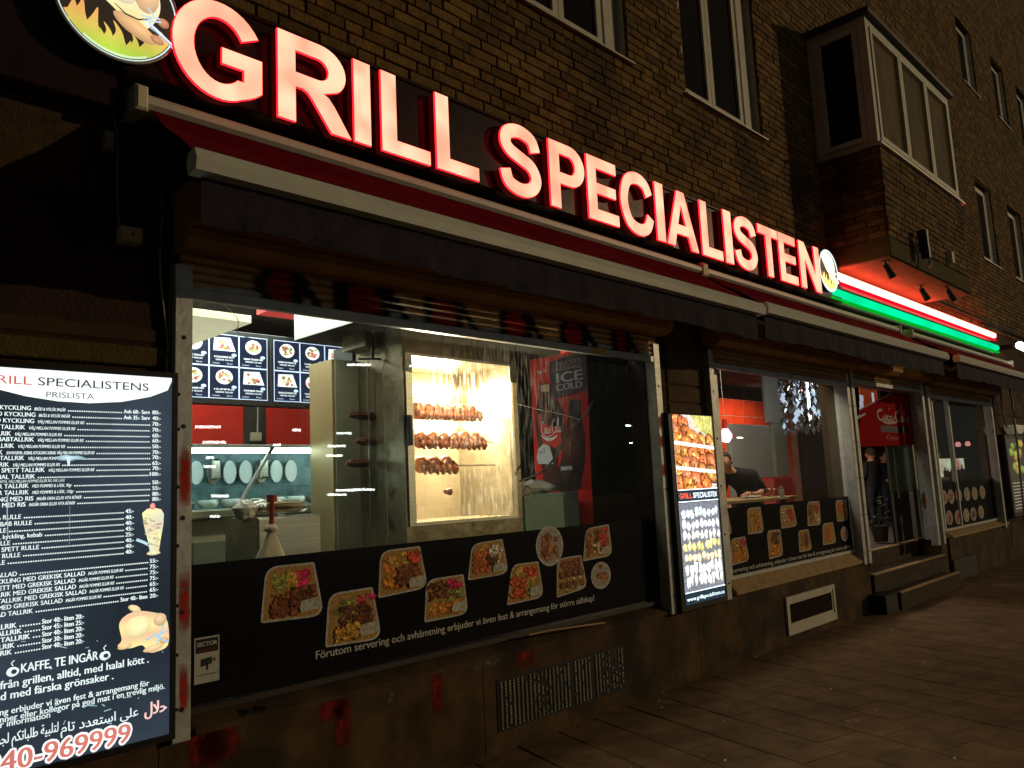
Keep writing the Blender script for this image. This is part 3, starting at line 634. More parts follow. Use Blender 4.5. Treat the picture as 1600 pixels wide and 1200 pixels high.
F1 = [ # corners in the photograph (tl, tr, br, bl), foods
 ([(415,886),(491,878),(507,962),(407,974)], [(.1,.45,.55,.9,GRN,16),(.4,.7,.5,.9,YEL,14),(.55,.9,.6,.95,PNK,12),(.1,.6,.08,.5,MEAT,40),(.45,.95,.25,.6,BRN,34)]),
 ([(513,928),(582,917),(597,998),(508,1012)], [(.08,.5,.5,.9,GRN,14),(.65,.95,.7,.95,PNK,10),(.2,.9,.3,.75,BRN,44),(.1,.6,.08,.35,YEL,24)]),
 ([(594,861),(656,853),(669,918),(591,935)], [(.05,.5,.1,.9,ORG,30),(.2,.6,.6,.95,YEL,20),(.65,.95,.7,.98,RED,14),(.35,.92,.2,.65,MEAT,46)]),
 ([(666,906),(724,897),(732,959),(663,973)], [(.05,.95,.08,.4,ORG,36),(.5,.95,.4,.7,GRN,12),(.6,.95,.75,.95,PNK,8),(.0,.55,.5,.95,BRN,26)]),
 ([(737,850),(785,842),(795,896),(731,907)], [(.3,.95,.6,.95,YEL,14),(.05,.5,.15,.8,(.33,.08,.02),34),(.55,.95,.35,.9,(.5,.42,.36),14),(.5,.8,.3,.6,BRN,8)]),
 ([(800,882),(841,877),(850,933),(792,946)], [(.2,.95,.5,.95,YEL,18),(.5,.95,.1,.5,GRN,16),(.55,.95,.65,.95,RED,12),(.02,.5,.1,.7,(.38,.07,.02),32)]),
 ([(870,873),(908,867),(918,918),(870,934)], [(.1,.9,.65,.98,MEAT,30),(.1,.9,.05,.6,(.34,.28,.18),10)]),
 ([(915,826),(951,819),(957,868),(911,877)], [(.05,.25,.1,.95,MEAT,16),(.4,.6,.25,.95,BRN,14),(.6,.95,.35,.98,RED,24),(.3,.6,.1,.5,PALE,8)])]
for k, (cs, fd) in enumerate(F1):
    w_ = [XZ(x, y, YF-.004) for x, y in cs]; pr = Print(); tray(pr, rt(w_), fd, True, 50+k)
    if k == 6:
        xs = [p[0] for p in w_]; zs = [p[1] for p in w_]; X0, W_, Z0, H_ = min(xs), max(xs)-min(xs), min(zs), max(zs)-min(zs)
        for r_ in range(2):
            for q in range(4): pr.blob(X0+W_*(.2+.2*q), Z0+H_*(.28+.27*r_), W_*.09, H_*.09, (.26,.10,.03), 14+q*.2, .06, 12, hi=1.3, lo=.5)
    pr.build('food_picture', YF-.004, M['prt'], sw1)
def plate(cpx, cpy, rx, rz, seed, y=YF-.004, col=MEAT, n=40, nm='food_picture', par=None):
    rr = random.Random(seed); p = P(cpx, cpy, y); pr = Print(); pr.poly(arc(p.x, p.z, rx, rz, 0, 360, 26)[:-1], (.48,.46,.42), 1); pr.poly(arc(p.x, p.z, rx*.88, rz*.88, 0, 360, 26)[:-1], (.36,.33,.27), 2); L_ = 3
    for k in range(n):
        a = rr.uniform(0, 6.28); d = rr.uniform(0, .68); f = rr.uniform(.8, 2.3); pr.blob(p.x+rx*d*math.cos(a), p.z+rz*d*math.sin(a), rx*rr.uniform(.1, .25), rz*rr.uniform(.08, .2), tuple(q*f for q in col), L_, .2, 8, rot=rr.uniform(-1, 1), hi=1.3, lo=.5, rnd=rr); L_ += .2
    return pr.build(nm, y, M['prt'], par)
plate(859, 853, .142, .138, 3, col=(.26,.10,.04), par=sw1); plate(939, 899, .117, .098, 4, col=(.26,.07,.02), n=14, par=sw1)
pr = Print(); a = XZ(493, 1030, YF); b = XZ(928, 941, YF)
pr.text('Förutom servering och avhämtning erbjuder vi även fest & arrangemang för större sällskap!', a[0], a[1], .042, TX, 1, x1=b[0], bold=.016); pr.build('lettering', YF-.004, M['prt_flat'], sw1)
# security sticker
pr = Print(); a = XZ(303, 1002, YF); b = XZ(342, 1058, YF); x0, x1, z1, z0 = a[0], b[0], .975, .765
pr.rect(x0, x1, z0, z1, (.42,.43,.38), 1); pr.rect(x0+.006, x1-.006, z1-.072, z1-.008, (.02,.02,.025), 2); pr.text('SECTOR', x0+.012, z1-.042, .020, (.5,.5,.5), 3, x1=x1-.012, bold=.03)
pr.text('ALARM', x0+.02, z1-.065, .012, (.2,.03,.03), 3, x1=x1-.02, bold=.02); cx = (x0+x1)/2
pr.poly([(cx-.03, z0+.11), (cx+.025, z0+.115), (cx+.025, z0+.085), (cx-.03, z0+.075)], (.03,.03,.03), 3); pr.rect(cx-.004, cx+.006, z0+.058, z0+.082, (.03,.03,.03), 3); pr.poly([(cx+.027,z0+.1),(cx+.04,z0+.112),(cx+.04,z0+.09)], (.03,.03,.03), 3)
pr.text('Larmövervakad', x0+.012, z0+.035, .008, (.05,.05,.05), 3, x1=x1-.012); pr.build('security_sticker', YF-.004, M['prt_flat'], sw1)
# window 2
F2 = [([(1167,794),(1188,792),(1194,832),(1169,835)], [(.05,.5,.1,.9,YEL,24),(.4,.95,.1,.9,ORG,26)]), ([(1218,790),(1239,789),(1246,822),(1221,826)], [(.05,.5,.3,.9,PALE,12),(.4,.95,.3,.9,RED,24)]),
      ([(1261,784),(1280,783),(1283,820),(1262,822)], [(.05,.5,.2,.95,BRN,18),(.5,.95,.1,.5,PALE,12),(.6,.95,.5,.9,RED,12)]), ([(1305,782),(1322,781),(1325,813),(1308,815)], [(.1,.9,.3,.95,RED,26),(.1,.5,.1,.3,GRN,8)]),
      ([(1142,842),(1164,838),(1171,876),(1143,884)], [(.1,.9,.1,.6,ORG,36),(.1,.5,.5,.9,YEL,14),(.6,.95,.6,.95,PNK,8)]), ([(1198,829),(1219,827),(1224,868),(1202,874)], [(.1,.9,.1,.5,ORG,24),(.2,.95,.5,.95,BRN,20)]),
      ([(1247,829),(1263,827),(1269,859),(1249,863)], [(.1,.9,.2,.9,MEAT,24),(.5,.8,.2,.9,BRN,14)]), ([(1285,818),(1301,816),(1307,848),(1286,852)], [(.1,.5,.2,.9,RED,14),(.5,.95,.1,.9,ORG,20)]),
      ([(1124,800),(1137,798),(1144,834),(1124,838)], [(.3,.9,.2,.9,RED,14)])]
for k, (cs, fd) in enumerate(F2):
    w_ = [XZ(x, y, YF-.004) for x, y in cs]; pr = Print(); tray(pr, rt(w_), fd, False, 80+k); pr.build('food_picture', YF-.004, M['prt'], sw2)
plate(1319.5, 834, .10, .082, 5, col=RED, n=12, par=sw2)
pr = Print(); a = XZ(1141, 896, YF); b = XZ(1331, 857, YF); pr.text('servering och avhämtning, erbjuder vi även mat för fest & arrangemang för större sällskap', a[0]+.05, a[1], .040, TX, 1, x1=b[0]-.02, bold=.016); pr.build('lettering', YF-.004, M['prt_flat'], sw2)
# window 3 plates
rr = random.Random(9)
for (px, py) in ((1446,782),(1456,781)): plate(px, py, .19 if px < 1450 else .16, .125, px, col=RED, n=16, par=sw3)
plate(1456, 814, .17, .12, 71, col=RED, n=16, par=sw3)
for k, (px, py) in enumerate(((1475,777),(1486,776),(1498,774),(1511,772),(1523,771),(1535,769),(1483.5,809),(1497,808),(1510,805),(1521,803),(1533,800))):
    plate(px, py, .155, .105, 100+k, col=(RED, RED, RED, PALE, YEL, YEL, RED, RED, PALE, BRN, YEL)[k], n=14, par=sw3)

# ================================================================ ROLLER SHUTTERS
def paint_fn(x, z_):
    """old painted lettering across the shutter: black outlined red and grey shapes"""
    base = (.52, .33, .14); gry = (.46, .50, .46)
    shapes = ((2.10, .14), (2.62, .21), (3.22, .17), (3.86, .17), (4.48, .16), (5.05, .12))
    for cx, r_ in shapes:
        d = math.hypot((x-cx)/r_, (z_-2.70)/.19)
        if d < .55: return (.42, .018, .012)
        if d < 1.0: return (.012, .010, .010)
        if abs((x - cx - r_*1.1) + (z_-2.72)*.8) < .035: return (.012, .010, .010)
    if z_ < 2.655 + .02*math.sin(x*7): return gry
    return base
pmat = print_mat('painted_slat', 0, 0.45, 0.25, 8)
def shutter(x0, x1, zb, zbox, label, painted=False, n=5, right_rail=True, railmat=None, left_rail=True):
    t = empty('roller_shutter', ((x0+x1)/2, -.03, zb), label, 'roller shutter', 'roller shutters above the shop windows')
    hb = MB(); prof = [(-.005, zbox), (-.15, zbox), (-.205, zbox+.035), (-.215, zbox+.075), (-.20, zbox+.085), (-.222, zbox+.11), (-.222, zbox+.30), (-.005, zbox+.30)]
    n_ = len(prof); vs_ = [(x0*.985, a, b) for a, b in prof] + [(x1*.985, a, b) for a, b in prof]
    hb.add(vs_, [tuple(range(n_)), tuple(reversed(range(n_, 2*n_)))] + [(i, n_+i, n_+(i+1) % n_, (i+1) % n_) for i in range(n_)])
    hb.build('housing', M['shutbox'], t)
    x0, x1 = x0*.98, x1*.98
    h = (zbox - zb - .055)/n; nx_ = 110 if painted else 2
    for k in range(n):
        za = zb + .055 + k*h; V = []; Fc = []; C_ = []
        cs = [(-.040, za+.002), (-.058, za+h*.2), (-.064, za+h*.5), (-.058, za+h*.8), (-.040, za+h-.002)]
        for i in range(nx_+1):
            x = x0+.03 + (x1-x0-.06)*i/nx_
            for yy, zz in cs: V.append((x, yy, zz)); C_.append(paint_fn(x, zz) if painted else (.36, .22, .09))
        for i in range(nx_):
            for j in range(4): Fc.append((i*5+j, i*5+j+1, (i+1)*5+j+1, (i+1)*5+j))
        Fc = [tuple(reversed(f_)) for f_ in Fc]
        org = Vector(((x0+x1)/2, -.04, za)); me = bpy.data.meshes.new('slat'); me.from_pydata([(a-org.x, b-org.y, c_-org.z) for a, b, c_ in V], [], Fc)
        ca = me.color_attributes.new('Col', 'FLOAT_COLOR', 'POINT'); ca.data.foreach_set('color', [q for cc in C_ for q in (*cc, 1)]); me.materials.append(pmat); me.update(); link('slat', me, org, t)
    MB().bbox(x0+.03, x1-.03, -.072, -.03, zb, zb+.052, .004).build('bottom_bar', M['alu'], t)
    rm = railmat or M['alu']
    for (a, b, use) in ((x0, x0+.085, left_rail), (x1-.085, x1, right_rail)):
        if not use: continue
        ro = MB().bbox(a, b, -.075, .02, .56, zb+.16, .004).build('guide_rail', rm, t)
        zz = .70
        while zz < zb:
            cxr = (a+b)/2; hl = MB(); hl.tube([(cxr, -.0775, zz), (cxr, -.0748, zz)], .011, 10); hl.build('screw_hole', M['black'], ro); zz += .42
    return t
sh1 = shutter(1.57, 5.66, 2.575, 2.80, 'ochre roller shutter with painted slats above the widest shop window', True, 4)
sh2 = shutter(6.45, 9.66, 2.60, 2.80, 'ochre roller shutter above the window with the seated diner', False, 3)
sh3 = shutter(9.72, 12.34, 2.66, 2.82, 'ochre roller shutter above the shop entrance', False, 3)
sh4 = shutter(12.50, 15.93, 2.62, 2.80, 'ochre roller shutter above the window with round plate pictures', False, 3)
p = P(935, 543, -.073); MB().add([(p.x-.09, -.0755, 2.578), (p.x+.07, -.0755, 2.578), (p.x+.10, -.0755, 2.623), (p.x-.06, -.0755, 2.623)], [(0,1,2,3)]).build('yellow_patch', mat('yellow_patch_colour', (.62,.40,.07), .6), sh1)  # flat slanted yellow patch on the bottom bar
# red spray on the first guide rail
for nm_, (px, py, rx, rz) in enumerate(((289, 745, .035, .13), (290, 940, .035, .13), (292, 1075, .025, .10))):
    p = P(px, py, -.0755); pr = Print(); pr.spray(min(p.x, 1.59), p.z, rx*.8, rz, (.42,.018,.01), 1); pr.build('paint_mark', -.0756, pp, sh1)
for py in (660, 690, 735): p = P(1030, py, -.0755); pr = Print(); pr.spray(5.49, p.z, .03, .05, (.42,.03,.02), 1); pr.build('paint_mark', -.0756, pp, sh1)

# ================================================================ AWNINGS
def awning(x0, x1, label, yb=-.68, zb=2.985, capmat=None, lead=.0):
    t = empty('awning', ((x0+x1)/2, -.15, 3.45), label, 'awning', 'red awnings over the shop front')
    cz = 3.50; prof = [(-.02, cz-.07), (-.10, cz-.095), (-.165, cz-.085), (-.187, cz-.068), (-.187, cz-.036), (-.150, cz-.008), (-.02, cz+.04)]
    n_ = len(prof); cb = MB(); cb.add([(x0-.03, a, b) for a, b in prof] + [(x1+.0, a, b) for a, b in prof], [tuple(range(n_)), tuple(reversed(range(n_, 2*n_)))] + [(i, n_+i, n_+(i+1) % n_, (i+1) % n_) for i in range(n_)])
    cb.build('cassette', M['wbar'], t)
    for xx in (x0-.035, x1-.05): MB().bbox(xx, xx+.06, -.20, -.01, cz-.11, cz+.01, .012).build('cassette_cap', M['grey_pl'], t)
    # cloth with slight sag and ripples
    fb = MB(); nx_, ny_ = 90, 16; V = []
    for i in range(nx_+1):
        x = x0+.05 + (x1-x0-.10)*i/nx_
        for j in range(ny_+1):
            s_ = j/ny_; y = -.155 + (yb+.155)*s_
            kk = (x-x0+.18)/1.62; fold = math.sin(math.pi*(kk-math.floor(kk)))**1.3
            zz = 3.420 + (zb+.03-3.420)*s_ - .055*fold*math.exp(-((s_-.30)/.20)**2)*min(1, s_*6) + .006*math.sin(s_*math.pi) + .005*math.sin(x*11+s_*3)
            V.append((x, y, zz))
    W_ = ny_+1; top = [(i*W_+j, i*W_+j+1, (i+1)*W_+j+1, (i+1)*W_+j) for i in range(nx_) for j in range(ny_)]
    fb.add(V, top); n0 = len(V); fb.add([(a, b, c_-.004) for a, b, c_ in V], [tuple(reversed(f_)) for f_ in top]); fb.build('cloth', M['awn'], t, smooth=True)
    br = MB(); pr_ = [(-.045, -.045), (.03, -.05), (.045, 0), (.03, .045), (-.035, .05), (-.055, .0)]
    br.add([(x0+.01, yb+a, zb+b) for a, b in pr_] + [(x1-.01, yb+a, zb+b) for a, b in pr_], [tuple(reversed(range(6))), tuple(range(6, 12))] + [(i, (i+1) % 6, 6+(i+1) % 6, 6+i) for i in range(6)])
    br.build('front_bar', M['wbar'], t)
    vb = MB(); V = []; nx_ = int((x1-x0)*16)
    for i in range(nx_+1):
        x = x0+.06 + (x1-x0-.12)*i/nx_; ln = .20 + .008*math.sin(x*2.3) + .006*math.sin(x*9.7)
        for j in range(4):
            s_ = j/3; V.append((x, yb+.01 + s_*(.012*math.sin(x*14) + .010*math.sin(x*33+1)) + .004, zb-.047 - ln*s_))
    fs = [(i*4+j, i*4+j+1, (i+1)*4+j+1, (i+1)*4+j) for i in range(nx_) for j in range(3)]
    vb.add(V, fs); vb.add([(a, b+.004, c_) for a, b, c_ in V], [tuple(reversed(f_)) for f_ in fs]); vb.build('valance', M['val'], t, smooth=True)
    for xx in (x0+.35, x1-.35):   # folding arms under the cloth
        e_ = .5 if xx < (x0+x1)/2 else -.5; a = MB(); a.tube([(xx, -.10, 3.20), (xx+e_, -.38, 2.98)], .018, 8); a.tube([(xx+e_, -.38, 2.98), (xx+.05*e_, yb+.05, zb-.01)], .016, 8); a.build('folding_arm', M['grey_pl'], t)
    return t
awning(1.335, 6.19, 'longest red awning with an ivory front bar below the red letters')
awning(6.215, 11.10, 'middle red awning with an ivory front bar below the green tube', zb=3.01)
awning(11.55, 16.9, 'farthest red awning beyond the entrance at the end of the green tube', zb=3.03)

# ================================================================ SHOP SIGN
ss = empty('shop_sign', (5.0, -.1, 3.6), 'black sign panel with large lit red letters GRILL SPECIALISTEN', 'sign')
sp = MB(); sp.bbox(.45, 1.248, -.118, -.01, 3.40, 4.6, .006); sp.bbox(1.25, 9.25, -.178, -.01, 3.565, 4.068, .006).build('panel', M['panel'], ss)
MB().bbox(1.25, 9.25, -.188, -.01, 4.071, 4.090, .003).build('trim', M['panel'], ss)
YL = -.25
LET = [('G',1.444,1.895),('R',1.986,2.425),('I',2.452,2.560),('L',2.640,2.992),('L',3.048,3.392),('S',3.592,3.990),('P',4.087,4.470),('E',4.508,4.868),('C',4.908,5.338),('I',5.392,5.502),('A',5.535,6.010),('L',6.085,6.425),('I',6.487,6.617),('S',6.668,7.094),('T',7.150,7.555),('E',7.578,7.960),('N',8.045,8.530)]
Z0L, HL = 3.545, .478
for ch, x0, x1 in LET:
    o, hs, wd = glyph(ch); k = (x1-x0)/wd; HH = HL + .0042*(x0-1.4)
    if ch in 'IL': k = (x1-x0)/wd
    zz = Z0L + .0028*(x0-1.4)
    oo = [(x0+a*k, zz+b*HH) for a, b in o]; hh = [[(x0+a*k, zz+b*HH) for a, b in q] for q in hs]
    def prism(mb_, ring, holes, ya, yb):
        flat = list(ring) + [p_ for q in holes for p_ in q]; tri = tessellate_polygon([[Vector((x, z_, 0)) for x, z_ in r_] for r_ in [ring]+holes]); n = len(flat)
        mb_.add([(x, ya, z_) for x, z_ in flat], tri)
        n0 = len(mb_.v); off = 0; vs_ = [(x, ya, z_) for x, z_ in flat] + [(x, yb, z_) for x, z_ in flat]; fs_ = []
        for r_ in [ring]+holes:
            m_ = len(r_)
            for i in range(m_): fs_.append((off+i, off+(i+1) % m_, n+off+(i+1) % m_, n+off+i))
            off += m_
        mb_.add(vs_, fs_)
    body = MB(); prism(body, oo, hh, YL+.018, -.180); lo = body.build('letter', M['lside'], ss); lo['label'] = 'lit red and white letter ' + ch
    rim = MB(); prism(rim, grow(oo, .003), [grow(q, -.003) for q in hh], YL+.004, YL+.017); rim.build('trim_rim', M['e_rim'], lo)
    face = MB(); prism(face, oo, hh, YL, YL+.0035); face.build('face', M['e_face'], lo)
# fixings dots
for px, py in ((562, 243), (652, 271), (735, 297), (950, 364), (1045, 393)):
    p = P(px, py, -.13); MB().tube([(p.x, -.188, 3.575), (p.x, -.177, 3.575)], .008, 8).build('fixing', M['alu'], ss)

# round lit signs ------------------------------------------------------
def round_sign(cx, cz, r, label, yf=-.22, small=False):
    t = empty('round_sign', (cx, -.1, cz-r), label, 'sign')
    N_ = 48
    b = MB(); ring = arc(cx, cz, r, r, 0, 360, N_)[:-1]; b.poly(ring, yf+.004, -.02); b.build('drum', M['panel'], t)
    pr = Print(); k = r
    f = lambda u, v: (cx+u*k, cz+v*k)
    bgc = (.030,.020,.012)
    pr.poly([f(*q) for q in arc(0,0,1,1,0,360,N_)[:-1]], (.75,.95,1.0), 0); pr.poly([f(*q) for q in arc(0,0,.975,.975,0,360,N_)[:-1]], bgc, 1)
    # flames
    def fl(x, z_):
        v = (z_-cz)/k; t_ = max(0, min(1, (v+.95)/.65)); return (.42+.5*t_, .75-.30*t_, .06+.08*t_)
    base = arc(0, 0, .96, .96, 207, 338, 26)
    pr.poly([f(*q) for q in base] + [f(*q) for q in arc(0, 0, .80, .80, 338, 207, 22)], (.5,.5,.1), 2, grad=fl)
    for k_, (ang, h_, wd_, ln_) in enumerate(((212,.30,.10,-.05),(222,.42,.17,.06),(233,.20,.09,-.04),(240,.52,.17,.09),(251,.24,.10,-.03),(259,.40,.14,-.07),(270,.50,.18,-.08),(281,.22,.09,.05),(289,.34,.13,-.05),(299,.20,.09,.04),(307,.32,.11,-.05),(317,.24,.08,-.04),(326,.18,.06,-.03),(333,.14,.05,-.03))):
        bx_, bz_ = .84*math.cos(math.radians(ang)), .84*math.sin(math.radians(ang)); q_ = [(bx_+wd_, bz_-.06), (bx_+wd_*.62, bz_+h_*.38), (bx_+ln_*.3+wd_*.42, bz_+h_*.72), (bx_+ln_, bz_+h_), (bx_+ln_*.2-wd_*.10, bz_+h_*.66), (bx_-wd_*.55, bz_+h_*.34), (bx_-wd_, bz_-.04)]
        pr.poly([f(*w_) for w_ in spline(q_, 4)], (.5,.5,.1), 2.1+.02*k_, grad=fl)
    pr.poly([f(*q) for q in arc(0, 0, .955, .955, 235, 300, 16) + arc(0, .04, .955, .955, 300, 235, 16)], (.75, .95, .60), 3)
    # roast chicken on a spit
    sk = (.95,.72,.42); L_ = 4; f0 = f; f = lambda u, v: f0(u*1.08-.02, v*1.05-.05)
    pr.poly([f(*q) for q in spline([(-.62,.62),(-.35,.18),(0,-.1),(.25,-.32),(.50,-.18),(.66,.15),(.62,.5),(.35,.8),(-.1,.92),(-.5,.85)], 5, True)], sk, L_, grad=lambda x, z_: (1.0, .80-.12*math.sin((x-cx)/k*6), .50+.15*math.sin((z_-cz)/k*5)))
    for (u, v, a, b_, ro, co) in ((-.42,.42,.34,.13,-.75,(.95,.66,.36)), (.28,-.28,.40,.15,-.42,(.85,.50,.24)), (.0,.35,.34,.26,-.5,(1.1,.95,.62)), (.44,.34,.22,.3,.1,(.95,.62,.34)), (.72,-.02,.10,.09,0,(.55,.26,.13)), (.62,-.36,.12,.08,-.3,(.60,.30,.16)), (.16,.62,.3,.18,-.3,(1.1,.95,.65)), (-.2,.75,.3,.15,-.2,(1.05,.85,.55))):
        pr.blob(*f(u, v), a*k, b_*k, co, L_+1, .04, 20, rot=ro, hi=1.25, lo=.62); L_ += .4
    pr.ribbon([f(-.05,.02), f(.12,-.10), f(.32,-.12), f(.52,-.02)], [.012*k,.03*k,.03*k,.012*k], (.04,.03,.02), L_+2)
    pr.ribbon([f(.44,-.12), f(.60,-.2), f(.93,-.42)], [.10*k,.075*k,.07*k], (.75,.88,1.0), L_+3); pr.ribbon([f(.5,-.17), f(.92,-.43)], .02*k, (.18,.25,.35), L_+4)
    for (u, v, u2, v2) in ((.36,-.03,.66,.03), (.40,-.10,.68,-.02), (.46,.16,.60,-.02), (.5,-.14,.48,-.02)): pr.ribbon([f(u, v), f(u2, v2)], .03*k, (.55,.70,.85), L_+3.5)
    pr.build('picture', yf, M['prt_lit'] if not small else M['prt_small'], t, step=.0008)
    mb_ = MB(); mb_.tube([(cx+(r+.006)*math.cos(2*math.pi*i/N_), yf-.0, cz+(r+.006)*math.sin(2*math.pi*i/N_)) for i in range(N_+1)], .007, 6); mb_.build('rim', M['e_ring'] if small else M['alu'], t)
    return t
M['prt_small'] = print_mat('small_round_print', 3.2, 0.25, 0.4, 22)
p1 = P(166, -12, -.22); rr_ = 0.265
round_sign(1.212, 3.845, .262, 'large round lit sign with a roast chicken on a spit over yellow flames')
round_sign(8.84, 3.872, .232, 'small round lit sign with a chicken picture after the last letter', small=True)

# neon light bars -------------------------------------------------------
def light_bar(x0, x1, z, label, me_, me2, yc=-.17):
    t = empty('light_tube_bar', ((x0+x1)/2, -.1, z-.06), label, 'light tube')
    MB().bbox(x0-.05, x1+.05, -.10, -.01, z-.10, z+.09, .01).build('housing', M['barcase'], t)
    for a, b in ((x0, (x0+x1)/2-.45), ((x0+x1)/2-.41, x1)):
        q = MB(); q.bbox(a, b, yc-.04, yc+.04, z-.040, z+.044, .02); q.build('tube', me_, t)
    q = MB(); q.bbox(x0-.05, x1+.02, yc-.035, yc+.02, z-.088, z-.066, .008); q.build('tube_edge', me2, t); return t
light_bar(9.13, 15.9, 3.875, 'red glowing light tube bar between the small round sign and the bay soffit', M['e_red'], M['e_red2'])
light_bar(8.98, 16.0, 3.665, 'green glowing light tube bar just above the awning cassette', M['e_grn'], M['e_grn2'])
# conduit and spotlights below the bay
cb = MB(); cb.tube([(12.4, -.03, 4.16), (40, -.03, 4.16)], .018, 6); tag(cb.build('wall_conduit', M['dcable']), 'dark conduit running along the brick wall right of the bay window', 'conduit')
def spot(px, py, y, label, r=.045, ln=.15, z=4.02):
    p = P(px, py, y); t = empty('spotlight', (p.x, y, z), label, 'spotlight', 'spotlights under the bay window')
    MB().tube([(p.x, y, z), (p.x, y, z-.06)], .012, 6).build('stem', M['black'], t)
    a = MB(); a.tube([(p.x-.02, y, z-.05), (p.x+.05, y-.05, z-.05-ln)], [r*.8, r], 12); a.build('head', M['black'], t)
    b = MB(); b.box(p.x-.04, p.x+.04, y-.03, y+.03, z-.012, z-.0005); b.build('base', M['black'], t)
spot(1385, 425, -.60, 'black spotlight under the bay soffit, nearest the small round sign')
spot(1440, 455, -.45, 'black spotlight under the middle of the bay soffit')
spot(1482, 460, -.66, 'black spotlight under the far end of the bay soffit')
p = P(1436, 395, BY-.05); t = empty('floodlight', (p.x, BY-.02, 4.1), 'dark cylindrical floodlight fixed to the fascia of the bay window', 'floodlight')
MB().tube([(p.x, BY-.11, 4.46), (p.x+.02, BY-.12, 4.12)], [.062, .052], 14).build('head', M['black'], t); MB().box(p.x-.03, p.x+.03, BY-.06, BY-.01, 4.2, 4.3).build('bracket', M['alu'], t)
q = MB(); q.tube([(p.x+.14, BY-.08, 4.36), (p.x+.2, BY-.10, 4.18), (p.x+.12, BY-.12, 4.02)], .02, 6); q.build('cable', M['cable'], t)
p = P(1482, 403, BY-.02); tag(MB().bbox(p.x-.05, p.x+.05, BY-.08, BY-.012, p.z-.08, p.z+.08, .01).build('sensor_box', M['grey_pl']), 'small pale sensor box on the brick front of the bay', 'box')

# ================================================================ LEFT LIGHTBOX (price list)
YM = -.14
pl = empty('price_list_sign', (1.0, -.07, .6), 'tall backlit black price list with white lettering at the left of the shop front', 'sign')
MB().bbox(.40, 1.522, YM+.004, -.006, .60, 2.20, .008).build('case', M['black'], pl)
fr_ = MB(); fr_.box(.40, 1.522, YM-.012, YM+.003, 2.172, 2.196); fr_.box(.40, 1.522, YM-.012, YM+.003, .604, .628); fr_.box(1.500, 1.522, YM-.012, YM+.003, .628, 2.172); fr_.box(.40, .43, YM-.012, YM+.003, .628, 2.172); fr_.build('frame', M['black'], pl)
for zz in (.72, .95, 1.16, 1.42, 1.68, 1.94, 2.1): MB().tube([(1.522, YM, zz), (1.535, YM, zz)], .008, 8).build('clip', M['black'], pl)
pr = Print(); XL, XR, ZB, ZT = .43, 1.500, .628, 2.172
def bgg(x, z_):
    f = 1 + .5*math.sin(x*5+1)*math.sin(z_*4); return (.028*f, .040*f, .056*f)
nx_, nz_ = 10, 14
for i in range(nx_):
    for j in range(nz_):
        a, b = XL+(XR-XL)*i/nx_, XL+(XR-XL)*(i+1)/nx_; e, f_ = ZB+(ZT-ZB)*j/nz_, ZB+(ZT-ZB)*(j+1)/nz_; pr.poly([(a,e),(b,e),(b,f_),(a,f_)], None, 0, grad=bgg)
WT = (.85, 1.0, 1.0)
hp = [XZ(270, 596, YM), XZ(262, 610, YM), XZ(235, 620, YM), XZ(190, 628, YM), XZ(140, 630, YM), XZ(90, 627, YM), XZ(40, 619, YM), XZ(0, 609, YM)]
pr.poly([(XR-.002, ZT)] + [(min(a, XR-.002), b) for a, b in hp] + [(.6, 2.03), (XL, 2.08), (XL, ZT)], (1.1, 1.2, 1.15), 1)
def T(body, px0, py0, px1, h, col=WT, bold=.012, slant=0, py1=None, layer=2):
    a = XZ(px0, py0, YM); b = XZ(px1, py1 if py1 is not None else py0, YM); pr.text(body, a[0], a[1], h, col, layer, x1=b[0], bold=bold, slant=slant, zend=b[1] if py1 is not None else None)
def row_z(px, py): return XZ(px, py, YM)[1]
x_ = lambda px, py: XZ(px, py, YM)[0]
zh = row_z(230, 611)
pr.text('GRILL', x_(-30, 604), zh, .034, (.62,.14,.10), 3, x1=x_(49, 607), bold=.006); pr.text('SPECIALISTENS', x_(59, 608), zh, .034, (.04,.05,.07), 3, x1=x_(232, 612), bold=.006)
pr.text('PRISLISTA', x_(72, 620), row_z(146, 624), .024, (.08,.08,.09), 3, x1=x_(147, 624))
